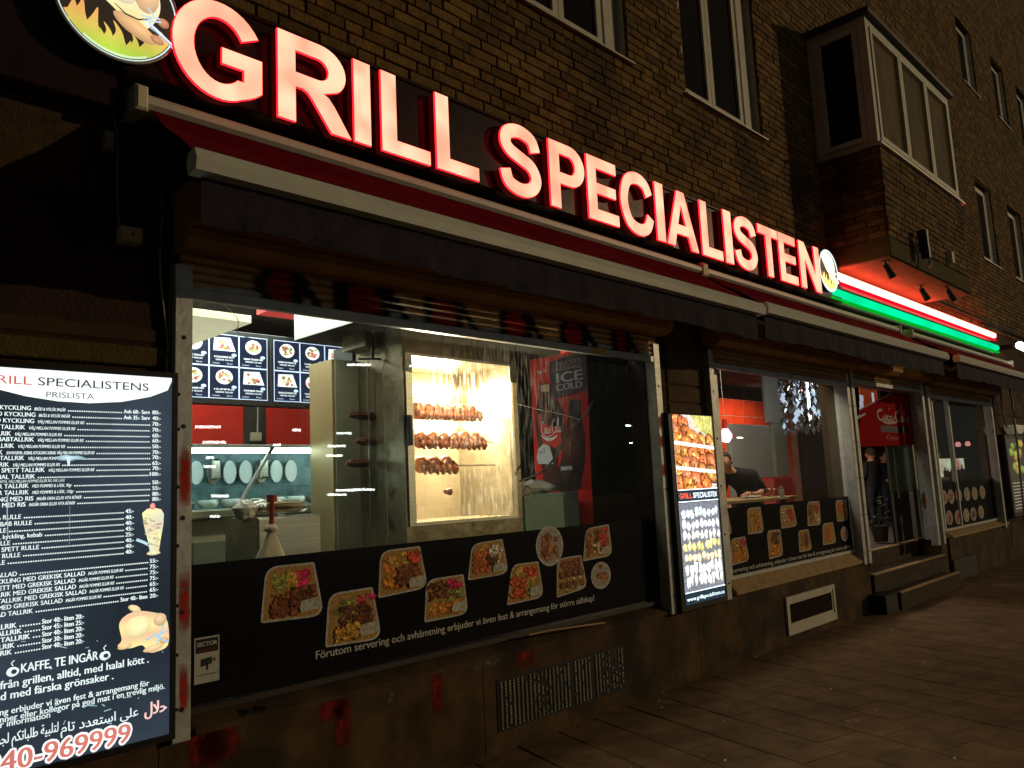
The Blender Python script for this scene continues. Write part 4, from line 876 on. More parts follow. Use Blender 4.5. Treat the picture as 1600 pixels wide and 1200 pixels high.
rows = [ # price y, name, name end, italic, italic end, dots end, price
 (644,'HEL GRILLAD KYCKLING',48,'BRÖD & VITLÖK INGÅR',102,191,'Avh 68:- Serv',80), (653,'HALV GRILLAD KYCKLING',55,'BRÖD & VITLÖK INGÅR',109,191,'Avh 35:- Serv',40),
 (662,'GRILLAD KYCKLING',53,'VÄLJ MELLAN POMMES ELLER RIS',131,235,'',70), (671,'SHAWARMA TALLRIK',39,'VÄLJ MELLAN POMMES ELLER RIS',117,234,'',70), (680,'KAFTA TALLRIK',17,'VÄLJ MELLAN POMMES ELLER RIS',96,234,'',60),
 (688,'KYCKLING KEBABTALLRIK',53,'VÄLJ MELLAN POMMES ELLER RIS',130,234,'',60), (697,'KEBAB TALLRIK',22,'VÄLJ MELLAN POMMES ELLER RIS',101,236,'',50), (706,'MIX TALLRIK',4,'SHAWARMA, KEBAB, KYCKLING KEBAB, VÄLJ MELLAN POMMES ELLER RIS',147,235,'',70),
 (714,'LAMM SPETT TALLRIK',38,'VÄLJ MELLAN POMMES ELLER RIS',116,235,'',70), (723,'FALAFEL TALLRIK',14,'VÄLJ MELLAN POMMES ELLER RIS',93,236,'',65), (731,'KYCKLINGFILÉ SPETT TALLRIK',70,'VÄLJ MELLAN POMMES ELLER RIS',147,235,'',70), (740,'GRILL SPECIAL TALLRIK',55,'',0,232,'',100),
 (753,'HAMBURGAR TALLRIK',45,'MED POMMES & LÄSK, 90gr',112,235,'',50), (762,'HAMBURGAR TALLRIK',45,'MED POMMES & LÄSK, 150gr',115,235,'',55), (771,'KYCKLING MED RIS',52,'INGÅR OKRA ELLER VITA BÖNER',127,234,'',80), (779,'LAMM MED RIS',40,'INGÅR OKRA ELLER VITA BÖNER',117,233,'',80)]
def dots(xa, xb, z_):
    n = max(2, int((xb-xa)/.0085))
    for k in range(n): q = xa+(xb-xa)*(k+.5)/n; pr.rect(q-.0026, q+.0026, z_, z_+.0055, WT, 2)
def mrow(px, py, name, ne, it, ie, de, pre, price, endx):
    z_ = row_z(px, py+3.5); a = x_(ne, py); vs_, fs_, wd = text_tris(name); h = .0172; ww = wd*h/.70*.92
    pr.text(name, a-ww, z_, h, WT, 2, x1=a, bold=.02); e = a
    if it: e = x_(ie, py); pr.text(it, a+.012, z_, .0125, WT, 2, x1=e, slant=.2, bold=.015)
    d = x_(de, py); dots(e+.008, d, z_)
    pr.text(str(price)+':-', x_(endx-(17 if price >= 100 else 13), py), z_, h, WT, 2, x1=x_(endx, py), bold=.03)
    if pre: pr.text(pre, d+.006, z_, h, WT, 2, x1=x_(endx-17, py), bold=.03)
for (py, nm_, ne, it, ie, de, pre, pc) in rows: mrow(245, py, nm_, ne, it, ie, de, pre, pc, 251)
pr.text('SPETT, KYCKLINGSPETT, KAFTA, VÄLJ MELLAN POMMES ELLER RIS, INK LÄSK', x_(-60, 749), row_z(245, 749), .011, WT, 2, x1=x_(101, 748), slant=.2)
for (py, nm_, ne, pc) in ((798,'SHAWARMA RULLE',33,45),(807.5,'KYCKLING KEBAB RULLE',50,40),(816.5,'KEBAB RULLE',10,40),(825.5,'MIX RULLE Shawarma, kyckling, kebab',66,45),(834.5,'FALAFEL RULLE',16,25),(843.5,'KYCKLINGFILÉ SPETT RULLE',61,40),(852.5,'LAMM SPETT RULLE',32,40),(861.5,'KAFTA RULLE',8,40)):
    mrow(203, py, nm_, ne, '', 0, 194, '', pc, 209)
for (py, nm_, ne, it, ie, de, pre, pc) in ((875.5,'GREKISK SALLAD',27,'',0,232,'',55),(884.5,'GRILLAD KYCKLING MED GREKISK SALLAD',133,'INGÅR POMMES ELLER RIS',192,231,'',75),(893.5,'KYCKLINGFILÉ SPETT MED GREKISK SALLAD',118,'INGÅR POMMES ELLER RIS',177,231,'',75),
      (902.5,'SHAWARMA TALLRIK MED GREKISK SALLAD',119,'INGÅR POMMES ELLER RIS',178,231,'',75),(911.5,'KYCKLING KEBAB TALLRIK MED GREKISK SALLAD',135,'INGÅR POMMES ELLER RIS',193,230,'',65),(920.5,'KEBAB TALLRIK MED GREKISK SALLAD',98,'INGÅR POMMES ELLER RIS',158,230,'',65),(930,'GRILLAD SALLAD TALLRIK',52,'',0,186,'Stor 40:- liten',20)):
    mrow(241, py, nm_, ne, it, ie, de, pre, pc, 247)
for k, (py, nm_, ne, s_) in enumerate(((962.5,'HUMMUS TALLRIK',26,'Stor 40:- liten 20:-'),(972,'TABBOULEH TALLRIK',34,'Stor 45:- liten 25:-'),(981.7,'BABAGHANOUJ TALLRIK',47,'Stor 40:- liten 20:-'),(991.5,'FALAFEL TALLRIK',23,'Stor 30:- liten 20:-'),(1001,'POMMES TALLRIK',19,'Stor 40:- liten 20:-'))):
    z_ = row_z(131, py+3.5); a = x_(ne, py); wd = text_tris(nm_)[2]*.0185/.7; pr.text(nm_, a-wd, z_, .0185, WT, 2, x1=a, bold=.03); dots(a+.008, x_(64, py), z_); pr.text(s_, x_(66, py), z_, .0185, WT, 2, x1=x_(131, py), bold=.03)
zk = row_z(92, 1041); pr.text('KAFFE, TE INGÅR', x_(33, 1046), zk, .034, WT, 2, x1=x_(153, 1030), bold=.02)
for px, py in ((20, 1048), (164, 1023)):
    q = XZ(px, py, YM); pr.blob(q[0], q[1]-.004, .022, .018, (.8,.95,.95), 2, .05, 14, hi=1, lo=1); pr.blob(q[0]+.004, q[1]-.004, .010, .009, (.03,.04,.05), 3, .05, 10, hi=1, lo=1); pr.ribbon([(q[0], q[1]+.018), (q[0]-.006, q[1]+.028), (q[0]+.004, q[1]+.038)], .004, WT, 2)
def line(body, px_end, py, h, px_start=None, bold=.02):
    z_ = row_z(px_end, py); a = x_(px_end, py); wd = text_tris(body)[2]*h/.7*.95; st = x_(px_start, py) if px_start is not None else a-wd; pr.text(body, st, z_, h, WT, 2, x1=a, bold=bold)
line('Mat från grillen, alltid, med halal kött .', 232, 1035, .030); line('Sallad med färska grönsaker .', 177, 1061, .030)
line('Förutom servering och avhämtning erbjuder vi även fest & arrangemang för', 233, 1071, .0235, bold=.016); line('Bjud in er familj, vänner eller kollegor på god mat i en trevlig miljö.', 257, 1076, .0235, bold=.016); line('Ring för mer information', 78, 1121, .0235, bold=.016)
ar = '\uFEE1\uFE8E\uFE97 \uFEA9\uFEAA\uFECC\uFE98\uFEB3\uFE8D \uFEF0\uFEE0\uFECB'; pr.text(ar, x_(95, 1140), row_z(215, 1118), .036, WT, 2, x1=x_(216, 1118), bold=.012)
ar2 = '\uFECA\uFEF4\uFEE4\uFEA0\uFEDF \uFEE2\uFEDC\uFE97\uFE8E\uFE92\uFEE0\uFEC3 \uFE94\uFEF4\uFE92\uFEE0\uFE98\uFEDF'; pr.text(ar2, x_(-20, 1165), row_z(90, 1143), .036, WT, 2, x1=x_(91, 1140), bold=.012)
pr.text('\uFEDD\uFEFC\uFEA3', x_(226, 1126), row_z(250, 1113), .050, (.95,.62,.60), 2, x1=x_(260, 1110), bold=.03, rot=.3)
zn = row_z(200, 1159)
for dx, dz in ((-.008,0),(.008,0),(0,.008),(0,-.008),(.006,.006),(-.006,-.006),(.006,-.006),(-.006,.006)): pr.text('040-969999', x_(-24, 1180)+dx, zn+dz, .074, (1,1,1), 2+abs(dx)*20+abs(dz)*11+dz*3, x1=x_(203, 1155)+dx, bold=.02)
pr.text('040-969999', x_(-24, 1180), zn, .074, (.68,.20,.16), 4, x1=x_(203, 1155), bold=.020)
# pictures: kebab spit and chicken
q = lambda px, py: XZ(px, py, YM)
pr.poly([q(*t_) for t_ in ((222,802),(230,795),(241,793),(252,796),(256,803),(255,820),(251,842),(248,862),(234,862),(231,845),(225,822))], (.7,.62,.4), 2, grad=lambda x, z_: (.95+.2*math.sin(z_*160), .88+.2*math.sin(z_*160+1), .58+.15*math.sin(x*90)))
for k in range(46): t_ = R.random(); px = 239+R.uniform(-1, 1)*(15-9*t_); py = 802+t_*55; a = q(px, py); pr.blob(a[0], a[1], .010, .0045, (lambda f: (.85*f, .76*f, .5*f))(R.uniform(.35,1.1)), 3+k*.05, .3, 7, rot=R.uniform(-.6,.6))
a = q(238.5, 791); pr.blob(a[0], a[1], .012, .014, (.95,.35,.25), 3, .1, 10); a = q(240, 864); pr.blob(a[0], a[1], .030, .010, (.8,.75,.45), 3.2, .06, 14)
pr.ribbon([q(213, 843), q(226, 848), q(233, 852)], .012, (.5,.75,.8), 3)
pr.poly([q(*t_) for t_ in spline([(186,976),(196,962),(214,955),(235,956),(256,962),(263,980),(262,1008),(245,1018),(232,1019),(222,1008),(203,1013),(184,1010),(190,1000)], 4, True)], (.9,.7,.3), 2, grad=lambda x, z_: (.95+.15*math.sin(x*60), .74+.15*math.sin(z_*70), .36))
for (px, py, rx, rz, ro, co) in ((210,951,.028,.014,-.5,(.95,.75,.4)),(250,968,.028,.028,0,(.85,.62,.35)),(195,1010,.030,.012,.1,(.9,.66,.34)),(240,1012,.045,.014,.15,(.95,.68,.36)),(215,980,.055,.045,.2,(1.1,.95,.50)),(256,1000,.02,.014,0,(.8,.5,.25))): a = q(px, py); pr.blob(a[0], a[1], rx, rz, co, 3, .06, 16, rot=ro, hi=1.2, lo=.6)
for pts in (((228,1000),(240,994),(262,985)), ((240,990),(255,1000),(263,1003)), ((246,1005),(252,985),(256,975))): pr.ribbon([q(*t_) for t_ in pts], .007, (.35,.65,.85), 4.5)
# scratches and a stuck blot
a = q(108, 716); pr.blob(a[0], a[1], .05, .012, (.30,.45,.50), 4, .3, 14, hi=2.2, lo=.8); pr.ribbon([q(107, 714), q(107, 728)], [.018, .006], (.8,.95,1), 5)
for k in range(26):
    px, py = R.uniform(2, 262), R.uniform(1000, 1150); a = q(px, py); b = (a[0]+R.uniform(-.03,.04), a[1]+R.uniform(-.012,.015)); pr.ribbon([a, b], R.choice((.002,.003,.004)), (.35,.55,.6), 5)
pr.ribbon([q(12, 770), q(11, 800), q(12, 840)], .003, (.4,.55,.6), 5); pr.ribbon([q(109, 790), q(108, 850)], .002, (.2,.3,.34), 5)
pr.build('price_print', YM, M['prt_lit'], pl, step=.0004)

# ================================================================ MIDDLE LIGHTBOX (photo strip)
ml = empty('photo_lightbox', (6.1, -.07, .6), 'narrow backlit sign with roast chicken and food display photos between two windows', 'sign')
YB = -.12; bx0, bx1 = 5.76, 6.44; za, zb_ = .585, 2.19
xa, xb = XZ(1050, 650, YB)[0], XZ(1111, 650, YB)[0]
MB().bbox(xa-.06, xb+.045, YB+.004, -.006, .56, 2.16, .01).build('case', M['black'], ml)
pr = Print(); zt = XZ(1051, 647, YB)[1]; zbt = XZ(1130, 932, YB)[1]; zm1 = XZ(1060, 766, YB)[1]; zm2 = XZ(1060, 785, YB)[1]; zl1 = XZ(1070, 928, YB)[1]
print('lightbox', xa, xb, zt, zm1, zm2, zl1, zbt)
pr.rect(xa, xb, zbt, zt, (.012,.025,.035), 0); pr.clip = (xa, xb, zbt, zt)
W_ = xb-xa
pr.rect(xa, xb, zm1, zt, (.55,.50,.46), 1)
rr = random.Random(4)
pr.poly([(xa+W_*.45, zt), (xb, zt), (xb, zt-.20), (xa+W_*.7, zt-.14)], (.42,.40,.10), 2)
for k in range(26): pr.blob(xa+W_*rr.uniform(.5, .97), zt-rr.uniform(.01, .13), .006, .05, (.62,.60,.2), 2.1+k*.02, .2, 7, rot=rr.uniform(-.2,.2), rnd=rr)
def chick(u, v, s_, L_):
    base = (rr.uniform(.40,.60), rr.uniform(.12,.20), rr.uniform(.030,.060)); ro = rr.uniform(-.9,-.3); cx_, cz_ = xa+W_*u, zt-(zt-zm1)*v; k_ = .105*s_*W_/.5
    pr.blob(cx_, cz_-.006, k_*1.12, k_*.80, (.10,.03,.01), L_, .12, 12, hi=1.2, lo=.8, rot=ro, rnd=rr)
    pr.blob(cx_, cz_, k_, k_*.66, base, L_+.05, .13, 14, hi=2.2, lo=.4, rot=ro, rnd=rr)
    for q_ in range(6): a_ = rr.uniform(0, 6.28); d_ = rr.uniform(.2, .85); pr.blob(cx_+k_*d_*math.cos(a_), cz_+k_*.6*d_*math.sin(a_), k_*rr.uniform(.10,.28), k_*rr.uniform(.08,.18), (lambda g_: tuple(c_*g_ for c_ in base))(rr.choice((.35, .6, 2.4, 3.2))), L_+.1+q_*.02, .25, 8, hi=1.5, lo=.8, rot=rr.uniform(-1,1), rnd=rr)
    pr.blob(cx_+k_*.7, cz_-k_*.45, k_*.42, k_*.20, tuple(c_*1.3 for c_ in base), L_+.24, .1, 9, hi=1.8, lo=.4, rot=-.7, rnd=rr)
L_ = 4
for r_ in range(7):
    for k in range(5):
        u = .08+k*.21+rr.uniform(-.04,.04); v = .06+r_*.145+u*.22-.02+rr.uniform(-.02,.02)
        if v > .97: continue
        if r_ == 0 and k > 1: continue
        chick(u, v, rr.uniform(.62,.85), L_); L_ += .3
for vv in (.40, .73): pr.poly([(xa, zt-(zt-zm1)*(vv-.05)), (xa, zt-(zt-zm1)*vv), (xb, zt-(zt-zm1)*(vv+.07)), (xb, zt-(zt-zm1)*(vv+.02))], (.75,.75,.72), L_+1)
pr.rect(xa, xb, zm2, zm1, (.012,.03,.045), L_+2); pr.rect(xa, xb, zm1-.004, zm1+.004, (1,1,1), L_+3); pr.rect(xa, xb, zm2-.004, zm2+.004, (1,1,1), L_+3)
hh_ = (zm1-zm2); bold_word(pr, 'GRILL', xa+.03*W_, xa+.33*W_, zm2+hh_*.27, hh_*.45, (.95,.10,.04), L_+4); bold_word(pr, 'SPECIALISTEN', xa+.36*W_, xb-.03*W_, zm2+hh_*.27, hh_*.45, (.8,.9,.95), L_+4)
pr.rect(xa, xb, zl1+.004, zm2-.01, (.16,.17,.20), 1)
for r_, col in enumerate(((.8,.95,.95),(1,1,1),(.95,.9,.8),(.9,.75,.25),(.85,.7,.4),(1,1,.95),(.95,.95,.9))):
    zc = zm2-.10-(zm2-zl1)*(.80)*r_/6.5
    for k in range(9): pr.blob(xa+W_*(.09+.105*k)+rr.uniform(-.01,.01), zc+rr.uniform(-.01,.01), .030, .036+.016*(r_ > 4), (lambda g_: tuple(q_*g_ for q_ in col))(rr.uniform(.65,1.3)), L_+1+k*.05, .35, 9, hi=1.5, lo=.5, rnd=rr)
pr.rect(xa, xb, zl1-.003, zl1+.005, (.9,1,1), L_+3); pr.text('www.grillspecialisten.se', xa+.03*W_, zbt+.028, .030, (.8,.95,1), L_+3, x1=xb-.03*W_, bold=.02)
pr.build('photo_print', YB, M['prt_hot'], ml, step=.0003)
# far lightbox past the last window
fx = empty('far_lightbox', (16.7, -.06, .7), 'narrow dim poster box on the wall beyond the last shutter rail', 'sign')
MB().bbox(16.05, 17.35, -.10, -.006, .70, 2.15, .01).build('case', M['black'], fx); pr = Print(); pr.rect(16.12, 17.28, .78, 2.08, (.05,.04,.025), 0)
for k in range(16): pr.blob(16.2+R.random()*.95, 1.45+R.random()*.55, .16, .07, (R.uniform(.15,.4), R.uniform(.12,.3), .05), 1+k*.1, .2, 10)
for k in range(9): pr.rect(16.2, 16.9+R.random()*.3, .84+k*.055, .855+k*.055, (.3,.28,.2), 1)
pr.build('poster', -.102, M['prt_lit'], fx)
t = empty('wall_lamp', (17.0, -.1, 2.2), 'half round white wall lamp above the far poster box', 'wall lamp'); q_ = MB(); q_.add([(16.45+.0, -.10, 2.32)] + [(16.78+.30*math.cos(math.radians(180+i*15)), -.10, 2.32+.16*math.sin(math.radians(180+i*15))) for i in range(13)], [(0, i+1, i+2) for i in range(12)]); q_.poly([(16.78+.30*math.cos(math.radians(180+i*15)), 2.32+.16*math.sin(math.radians(180+i*15))) for i in range(13)], -.20, -.01); q_.build('shade', mat('lamp_shade', (.6,.58,.45), .5, emit=(.5,.45,.28,1), estr=.15), t)
p = P(1597, 545, -.4); t = empty('bright_wall_lamp', (p.x, -.3, p.z), 'glaring white lamp on the wall at the right end of the tubes', 'wall lamp'); MB().tube([(p.x-.15, -.40, p.z+.05), (p.x+.25, -.40, p.z+.04)], .07, 10).build('glow_tube', M['e_white'], t); MB().box(p.x-.1, p.x+.1, -.33, -.01, p.z+.03, p.z+.1).build('bracket', M['black'], t)

# ================================================================ SMALL WALL THINGS
def jbox(px0, py0, px1, py1, label):
    a, b = P(px0, py0, -.06), P(px1, py1, -.06); t = empty('junction_box', ((a.x+b.x)/2, -.03, min(a.z, b.z)), label, 'junction box')
    MB().bbox(a.x, b.x, -.075, -.006, b.z, a.z, .008).build('lid', M['grey_pl'], t); MB().tube([((a.x+b.x)/2, -.079, (a.z+b.z)/2), ((a.x+b.x)/2, -.0745, (a.z+b.z)/2)], .006, 8).build('screw', M['black'], t)
jbox(72, 119, 110, 150, 'dirty pale junction box below the large round sign'); jbox(189, 352, 222, 382, 'pale square junction box on the dark pier above the price list')
def cable(name, pix, y, r, m_, label, cat='cable'):
    pts = spline([tuple(P(a, b, y)) for a, b in pix], 5); q_ = MB(); q_.tube(pts, r, 6); tag(q_.build(name, m_, smooth=True), label, cat)
cable('cable', [(110,141),(130,144),(148,143),(158,135)], -.05, .006, M['cable'], 'short pale cable leaving the upper junction box')
cable('cable', [(176,176),(181,200),(184,225),(183,270),(184,320),(187,360)], -.04, .004, M['cable'], 'thin pale cable hanging from the awning end to the lower junction box')
cable('cable', [(251,306),(255,330),(250,380),(251,440),(258,500),(262,540),(259,588)], -.04, .0045, M['cable'], 'pale cable hanging beside the first guide rail')
cable('conduit', [(269,330),(269,460),(268,590)], -.03, .006, M['dcable'], 'straight thin conduit left of the first guide rail', 'conduit')
cable('cable', [(1575,598),(1583,640),(1596,760),(1604,850)], -.2, .018, M['cable'], 'long pale cable hanging down beside the far poster box')
cable('cable', [(1563,609),(1566,640),(1573,668)], -.1, .014, M['cable'], 'short pale cable above the half round lamp')
p = P(172, 219, -.05); tag(MB().bbox(p.x-.025, p.x+.02, -.06, -.01, p.z-.05, p.z+.04, .006).build('cable_connector', M['cable']), 'small pale cable connector under the end of the awning cassette', 'connector')
stk = MB(); stk.tube([tuple(P(826, 992, -.07)), tuple(P(866, 984, -.08)), tuple(P(945, 973, -.07))], .006, 6); tag(stk.build('wooden_stick', M['wood']), 'broken wooden stick lying along the window ledge', 'stick')
for k, (px, py) in enumerate(((1030,1096),(1034,1106),(1036,1155),(1131,1128),(1076,1075),(1090,1053),(1218,1142),(1393,984),(1325,1127),(1445,1036),(1459,943),(1501,936),(1298,1077),(1120,1020),(1380,1150),(1010,1078)) + tuple((R.uniform(960,1590), R.uniform(960,1190)) for _ in range(26))):
    if k > 15 and py < 1180-(px-960)*.33: continue
    v = ray(px, py); q_ = CAM + v*((.004-CAM.z)/v.z)
    if q_.y > -.05: q_.y = -.06
    a = R.uniform(0, 3); l = R.uniform(.006, .018); m_ = MB(); m_.add([(q_.x-l*math.cos(a), q_.y-l*math.sin(a), .004), (q_.x+.006, q_.y-.006, .006), (q_.x+l*math.cos(a), q_.y+l*math.sin(a), .011), (q_.x-.006, q_.y+.008, .008)], [(0,1,2),(0,2,3),(0,3,1),(1,3,2)])
    tag(m_.build('paper_scrap', M['litter']), 'tiny pale scrap of litter on the paving', 'litter', 'scraps of litter on the paving')

# ================================================================ SHOP INTERIOR
FZ = .60; CZ = 3.22
tag(MB().box(1.4, 24, .31, 7.0, FZ-.05, FZ).build('shop_floor', M['ifloor']), 'dark floor of the grill shop', kind='structure')
tag(MB().box(1.4, 24, .31, 7.0, CZ, CZ+.05).build('shop_ceiling', M['iceil']), 'dark ceiling of the grill shop', kind='structure')
wl = MB(); wl.box(1.4, 6.6, 3.35, 3.4, FZ, CZ); wl.box(1.30, 1.4, .31, 7, FZ, CZ); wl.box(6.6, 6.65, 3.35, 7, FZ, CZ); wl.box(6.65, 24, 6.95, 7, FZ, CZ); wl.box(23.9, 24, .31, 6.95, FZ, CZ)
tag(wl.build('interior_wall', M['iwall']), 'dark back walls inside the grill shop', kind='structure')
rw = MB(); rw.box(2.3, 3.62, 3.335, 3.348, 1.50, 2.52); rw.box(3.86, 6.55, 3.335, 3.348, 1.95, 2.52); rw.build('red_wall_panel', M['redwall']); tag([o for o in COL.objects if o.name == 'red_wall_panel'][0], 'glossy red wall panels behind the serving counter', kind='structure')
sk_ = MB().bbox(3.69, 3.79, 3.30, 3.345, 2.17, 2.25, .004).build('wall_socket', M['cream']); tag(sk_, 'cream double socket on the dark strip between the red panels', 'socket')
q_ = MB(); q_.tube([(3.76, 3.33, 2.25), (3.765, 3.33, 2.5)], .006, 6); tag(q_.build('socket_cable', M['cream']), 'cream cable rising from the wall socket', 'cable')
# menu boards
def menu_board(x0, x1, z0, z1, y, cols, rws, label, seed, names):
    t = empty('menu_board', ((x0+x1)/2, y, z0), label, 'menu board'); MB().bbox(x0-.03, x1+.03, y+.003, y+.08, z0-.05, z1+.04, .006).build('case', M['black'], t)
    rr = random.Random(seed); pr = Print(); pr.rect(x0, x1, z0, z1, (.55,.65,.9), 0); cw = (x1-x0)/cols; ch = (z1-z0)/rws
    for i in range(cols):
        for j in range(rws):
            a, b, e, f_ = x0+i*cw+.006, x0+(i+1)*cw-.006, z0+j*ch+.006, z0+(j+1)*ch-.006; pr.rect(a, b, e, f_, (.010,.014,.035), 1); cx, cz = (a+b)/2, e+(f_-e)*.68
            w_, h_ = b-a, f_-e
            if (i+j) % 3 == 0 or names[(i+j*cols) % len(names)] == '': pr.poly([(a+w_*.15, cz+h_*.22), (a+w_*.72, cz+h_*.24), (b-w_*.1, cz-h_*.2), (a+w_*.12, cz-h_*.2)], (.75,.78,.75), 2)
            else: pr.poly(arc(cx, cz, w_*.30, h_*.24, 0, 360, 16)[:-1], (.75,.8,.75), 2)
            for k in range(14): u = rr.uniform(-.2,.2)*w_; v = rr.uniform(-.14,.14)*h_; pr.blob(cx+u, cz+v, w_*.06, h_*.045, rr.choice(((.35,.2,.06),(.3,.4,.1),(.6,.1,.1),(.6,.5,.3),(.2,.1,.04))), 3+k*.1, .3, 7, rnd=rr)
            nm_ = names[(i+j*cols) % len(names)] or 'KEBAB TALLRIK MED'
            pr.text(nm_, a+w_*.15, e+h_*.25, h_*.055, (.8,.85,.9), 3, x1=b-w_*.15, bold=.03); pr.text('GREKISK SALLAD', a+w_*.2, e+h_*.16, h_*.05, (.7,.8,.9), 3, x1=b-w_*.2, bold=.02)
            pr.text('Liten       Stor', a+w_*.1, e+h_*.05, h_*.045, (.6,.7,.8), 3, x1=b-w_*.2); pr.blob(b-w_*.16, e+h_*.36, w_*.09, h_*.05, (.5,.7,.95), 4, .02, 12, hi=1, lo=1)
    pr.build('menu_print', y, M['prt_menu'], t, step=.001)
my = 2.6
def mbx(px): return P(px, 600, my).x
menu_board(mbx(418)-4*(mbx(418)-mbx(373.5)), mbx(418), 2.462, 3.01, my, 4, 2, 'lit menu board with food tiles hanging over the counter, left one', 3, ['KYCKLINGFILÉ SPETT', 'KEBAB TALLRIK MED', 'HUMMUS', 'SHAWARMA TALLRIK', 'KYCKLINGKEBAB TALLRIK', 'GREKISK SALLAD'])
menu_board(mbx(428), mbx(428)+4*(mbx(469)-mbx(428)), 2.462, 3.01, my, 4, 2, 'lit menu board half hidden behind the tall steel cabinet', 8, ['BABAGHANOUJ', 'TABBOULEH', 'FALAFEL', 'TARATOR'])
MB()
# light fixtures inside (fluorescents over kitchen and dining)
def batten(x, y, z_, ln, label, along='x'):
    t = empty('ceiling_light', (x, y, z_), label, 'ceiling light', 'fluorescent battens on the shop ceiling')
    if along == 'x': MB().box(x-ln/2, x+ln/2, y-.04, y+.04, z_+.02, z_+.06).build('body', M['white'], t); MB().tube([(x-ln/2, y, z_), (x+ln/2, y, z_)], .018, 8).build('tube', M['e_tube'], t)
    else: MB().box(x-.04, x+.04, y-ln/2, y+ln/2, z_+.02, z_+.06).build('body', M['white'], t); MB().tube([(x, y-ln/2, z_), (x, y+ln/2, z_)], .018, 8).build('tube', M['e_tube'], t)
batten(2.5, 1.2, 3.14, 1.2, 'fluorescent batten near the window over the cream cabinet'); batten(5.6, 2.6, 3.14, 1.0, 'fluorescent batten behind the drinks fridge')
# ceiling duct and soffit
dct = empty('air_duct', (3.6, 1.2, 2.8), 'white sheet metal duct box under the ceiling behind the big window', 'duct')
n_ = P(572, 497, .42); v_ = ray(460, 531); fy_ = (CAM + v_*(n_.x/v_.x)).y
print('duct', n_, fy_)
MB().bbox(n_.x, n_.x+.62, .42, fy_, n_.z, 3.2, .006).build('duct_body', M['white'], dct); MB().box(n_.x+.01, n_.x+.61, .43, fy_-.01, n_.z-.004, n_.z-.001).build('duct_shade_sheet', M['iceil'], dct)  # dark sheet stands in for the shade under the white duct
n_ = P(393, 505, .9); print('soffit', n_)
tag(MB().bbox(1.62, n_.x, .90, 3.0, n_.z, n_.z+.05, .004).build('ceiling_soffit', mat('cream_panel_glow', (.75,.72,.52), .6, var=.08, emit=(.62,.60,.40,1), estr=.75)), 'cream ceiling panel in the top left of the big window', 'ceiling panel')  # glow put into the panel colour so its underside looks lit
n_ = P(401, 492, 1.8); tag(MB().bbox(n_.x, n_.x+.55, 1.0, 1.8, n_.z, n_.z+.04, .004).build('red_ceiling_panel', mat('red_ceiling_paint_glow', (.75,.05,.04), .6, emit=(.5,.02,.02,1), estr=.35)), 'small red ceiling panel left of the white duct', 'ceiling panel')  # red paint given a faint glow in place of bounced light
# counter with glass display
ct = empty('display_counter', (3.0, 2.0, FZ), 'glass topped food display counter with serving tools hanging behind it', 'counter')
MB().bbox(1.6, 4.1, 1.35, 1.95, FZ, 1.50, .01).build('base', M['cream'], ct)
MB().bbox(1.6, 4.1, 1.30, 1.95, 1.50, 1.56, .01).build('worktop', M['olive'], ct)
for k in range(4): o_ = MB().bbox(1.75+k*.50, 2.20+k*.50, 1.325, 1.35, .72, 1.36, .005).build('drawer_front', M['olive'], ct); MB().box(2.12+k*.50, 2.16+k*.50, 1.29, 1.324, 1.0, 1.38).build('handle', M['black'], o_)
MB().box(1.6, 4.1, 1.90, 1.94, 1.56, 1.98).build('back_panel', mat('lit_counter_back', (.16,.26,.28), .3, var=.8, scale=5), ct)
for z_ in (1.965,): MB().bbox(1.6, 4.2, 1.32, 1.95, z_, z_+.02, .003).build('top_glass_frame', M['alu'], ct)
for xx in (1.9, 2.55, 3.2, 3.85): q_ = MB(); q_.tube([(xx, 1.34, 1.56), (xx+.28, 1.36, 1.97)], .013, 6); q_.build('strut', M['alu'], ct)
q_ = MB(); q_.tube([(1.62, 1.44, 1.945), (4.08, 1.44, 1.945)], .012, 8); q_.build('case_fill_tube', M['e_cold'], ct)  # tube added out of sight to light the counter items from the front
MB().box(1.62, 4.15, 1.33, 1.90, 1.955, 1.962).build('top_glass', M['glass'], ct); MB().box(1.62, 4.15, 1.60, 1.88, 1.70, 1.706).build('glass_shelf', M['glass'], ct)
for k in range(9):
    x = 2.35 + k*.17; q_ = MB(); q_.lathe(x, 1.70, [(0,1.565),(.05,1.57),(.07,1.60),(.068,1.625),(0,1.61)], 12); tag(q_.build('serving_dish', M['white'] if k % 3 else M['steel'], smooth=True), 'small serving dish standing inside the lit display counter', 'dish', 'dishes in the display counter')
for k in range(7):
    x = 2.50+k*.125; q_ = MB(); zc = 1.82; ring = arc(x, zc, .05, .085, 0, 360, 16)[:-1]; q_.poly(ring, 1.84, 1.852); (q_.bbox(x-.035, x+.03, 1.78, 1.83, zc-.05, zc+.09, .01) if k % 3 == 1 else None); tag(q_.build('hanging_plate', M['white'] if k % 3 != 1 else M['steel']), 'pale plate propped in the back of the lit display counter', 'plate', 'plates propped inside the display counter')
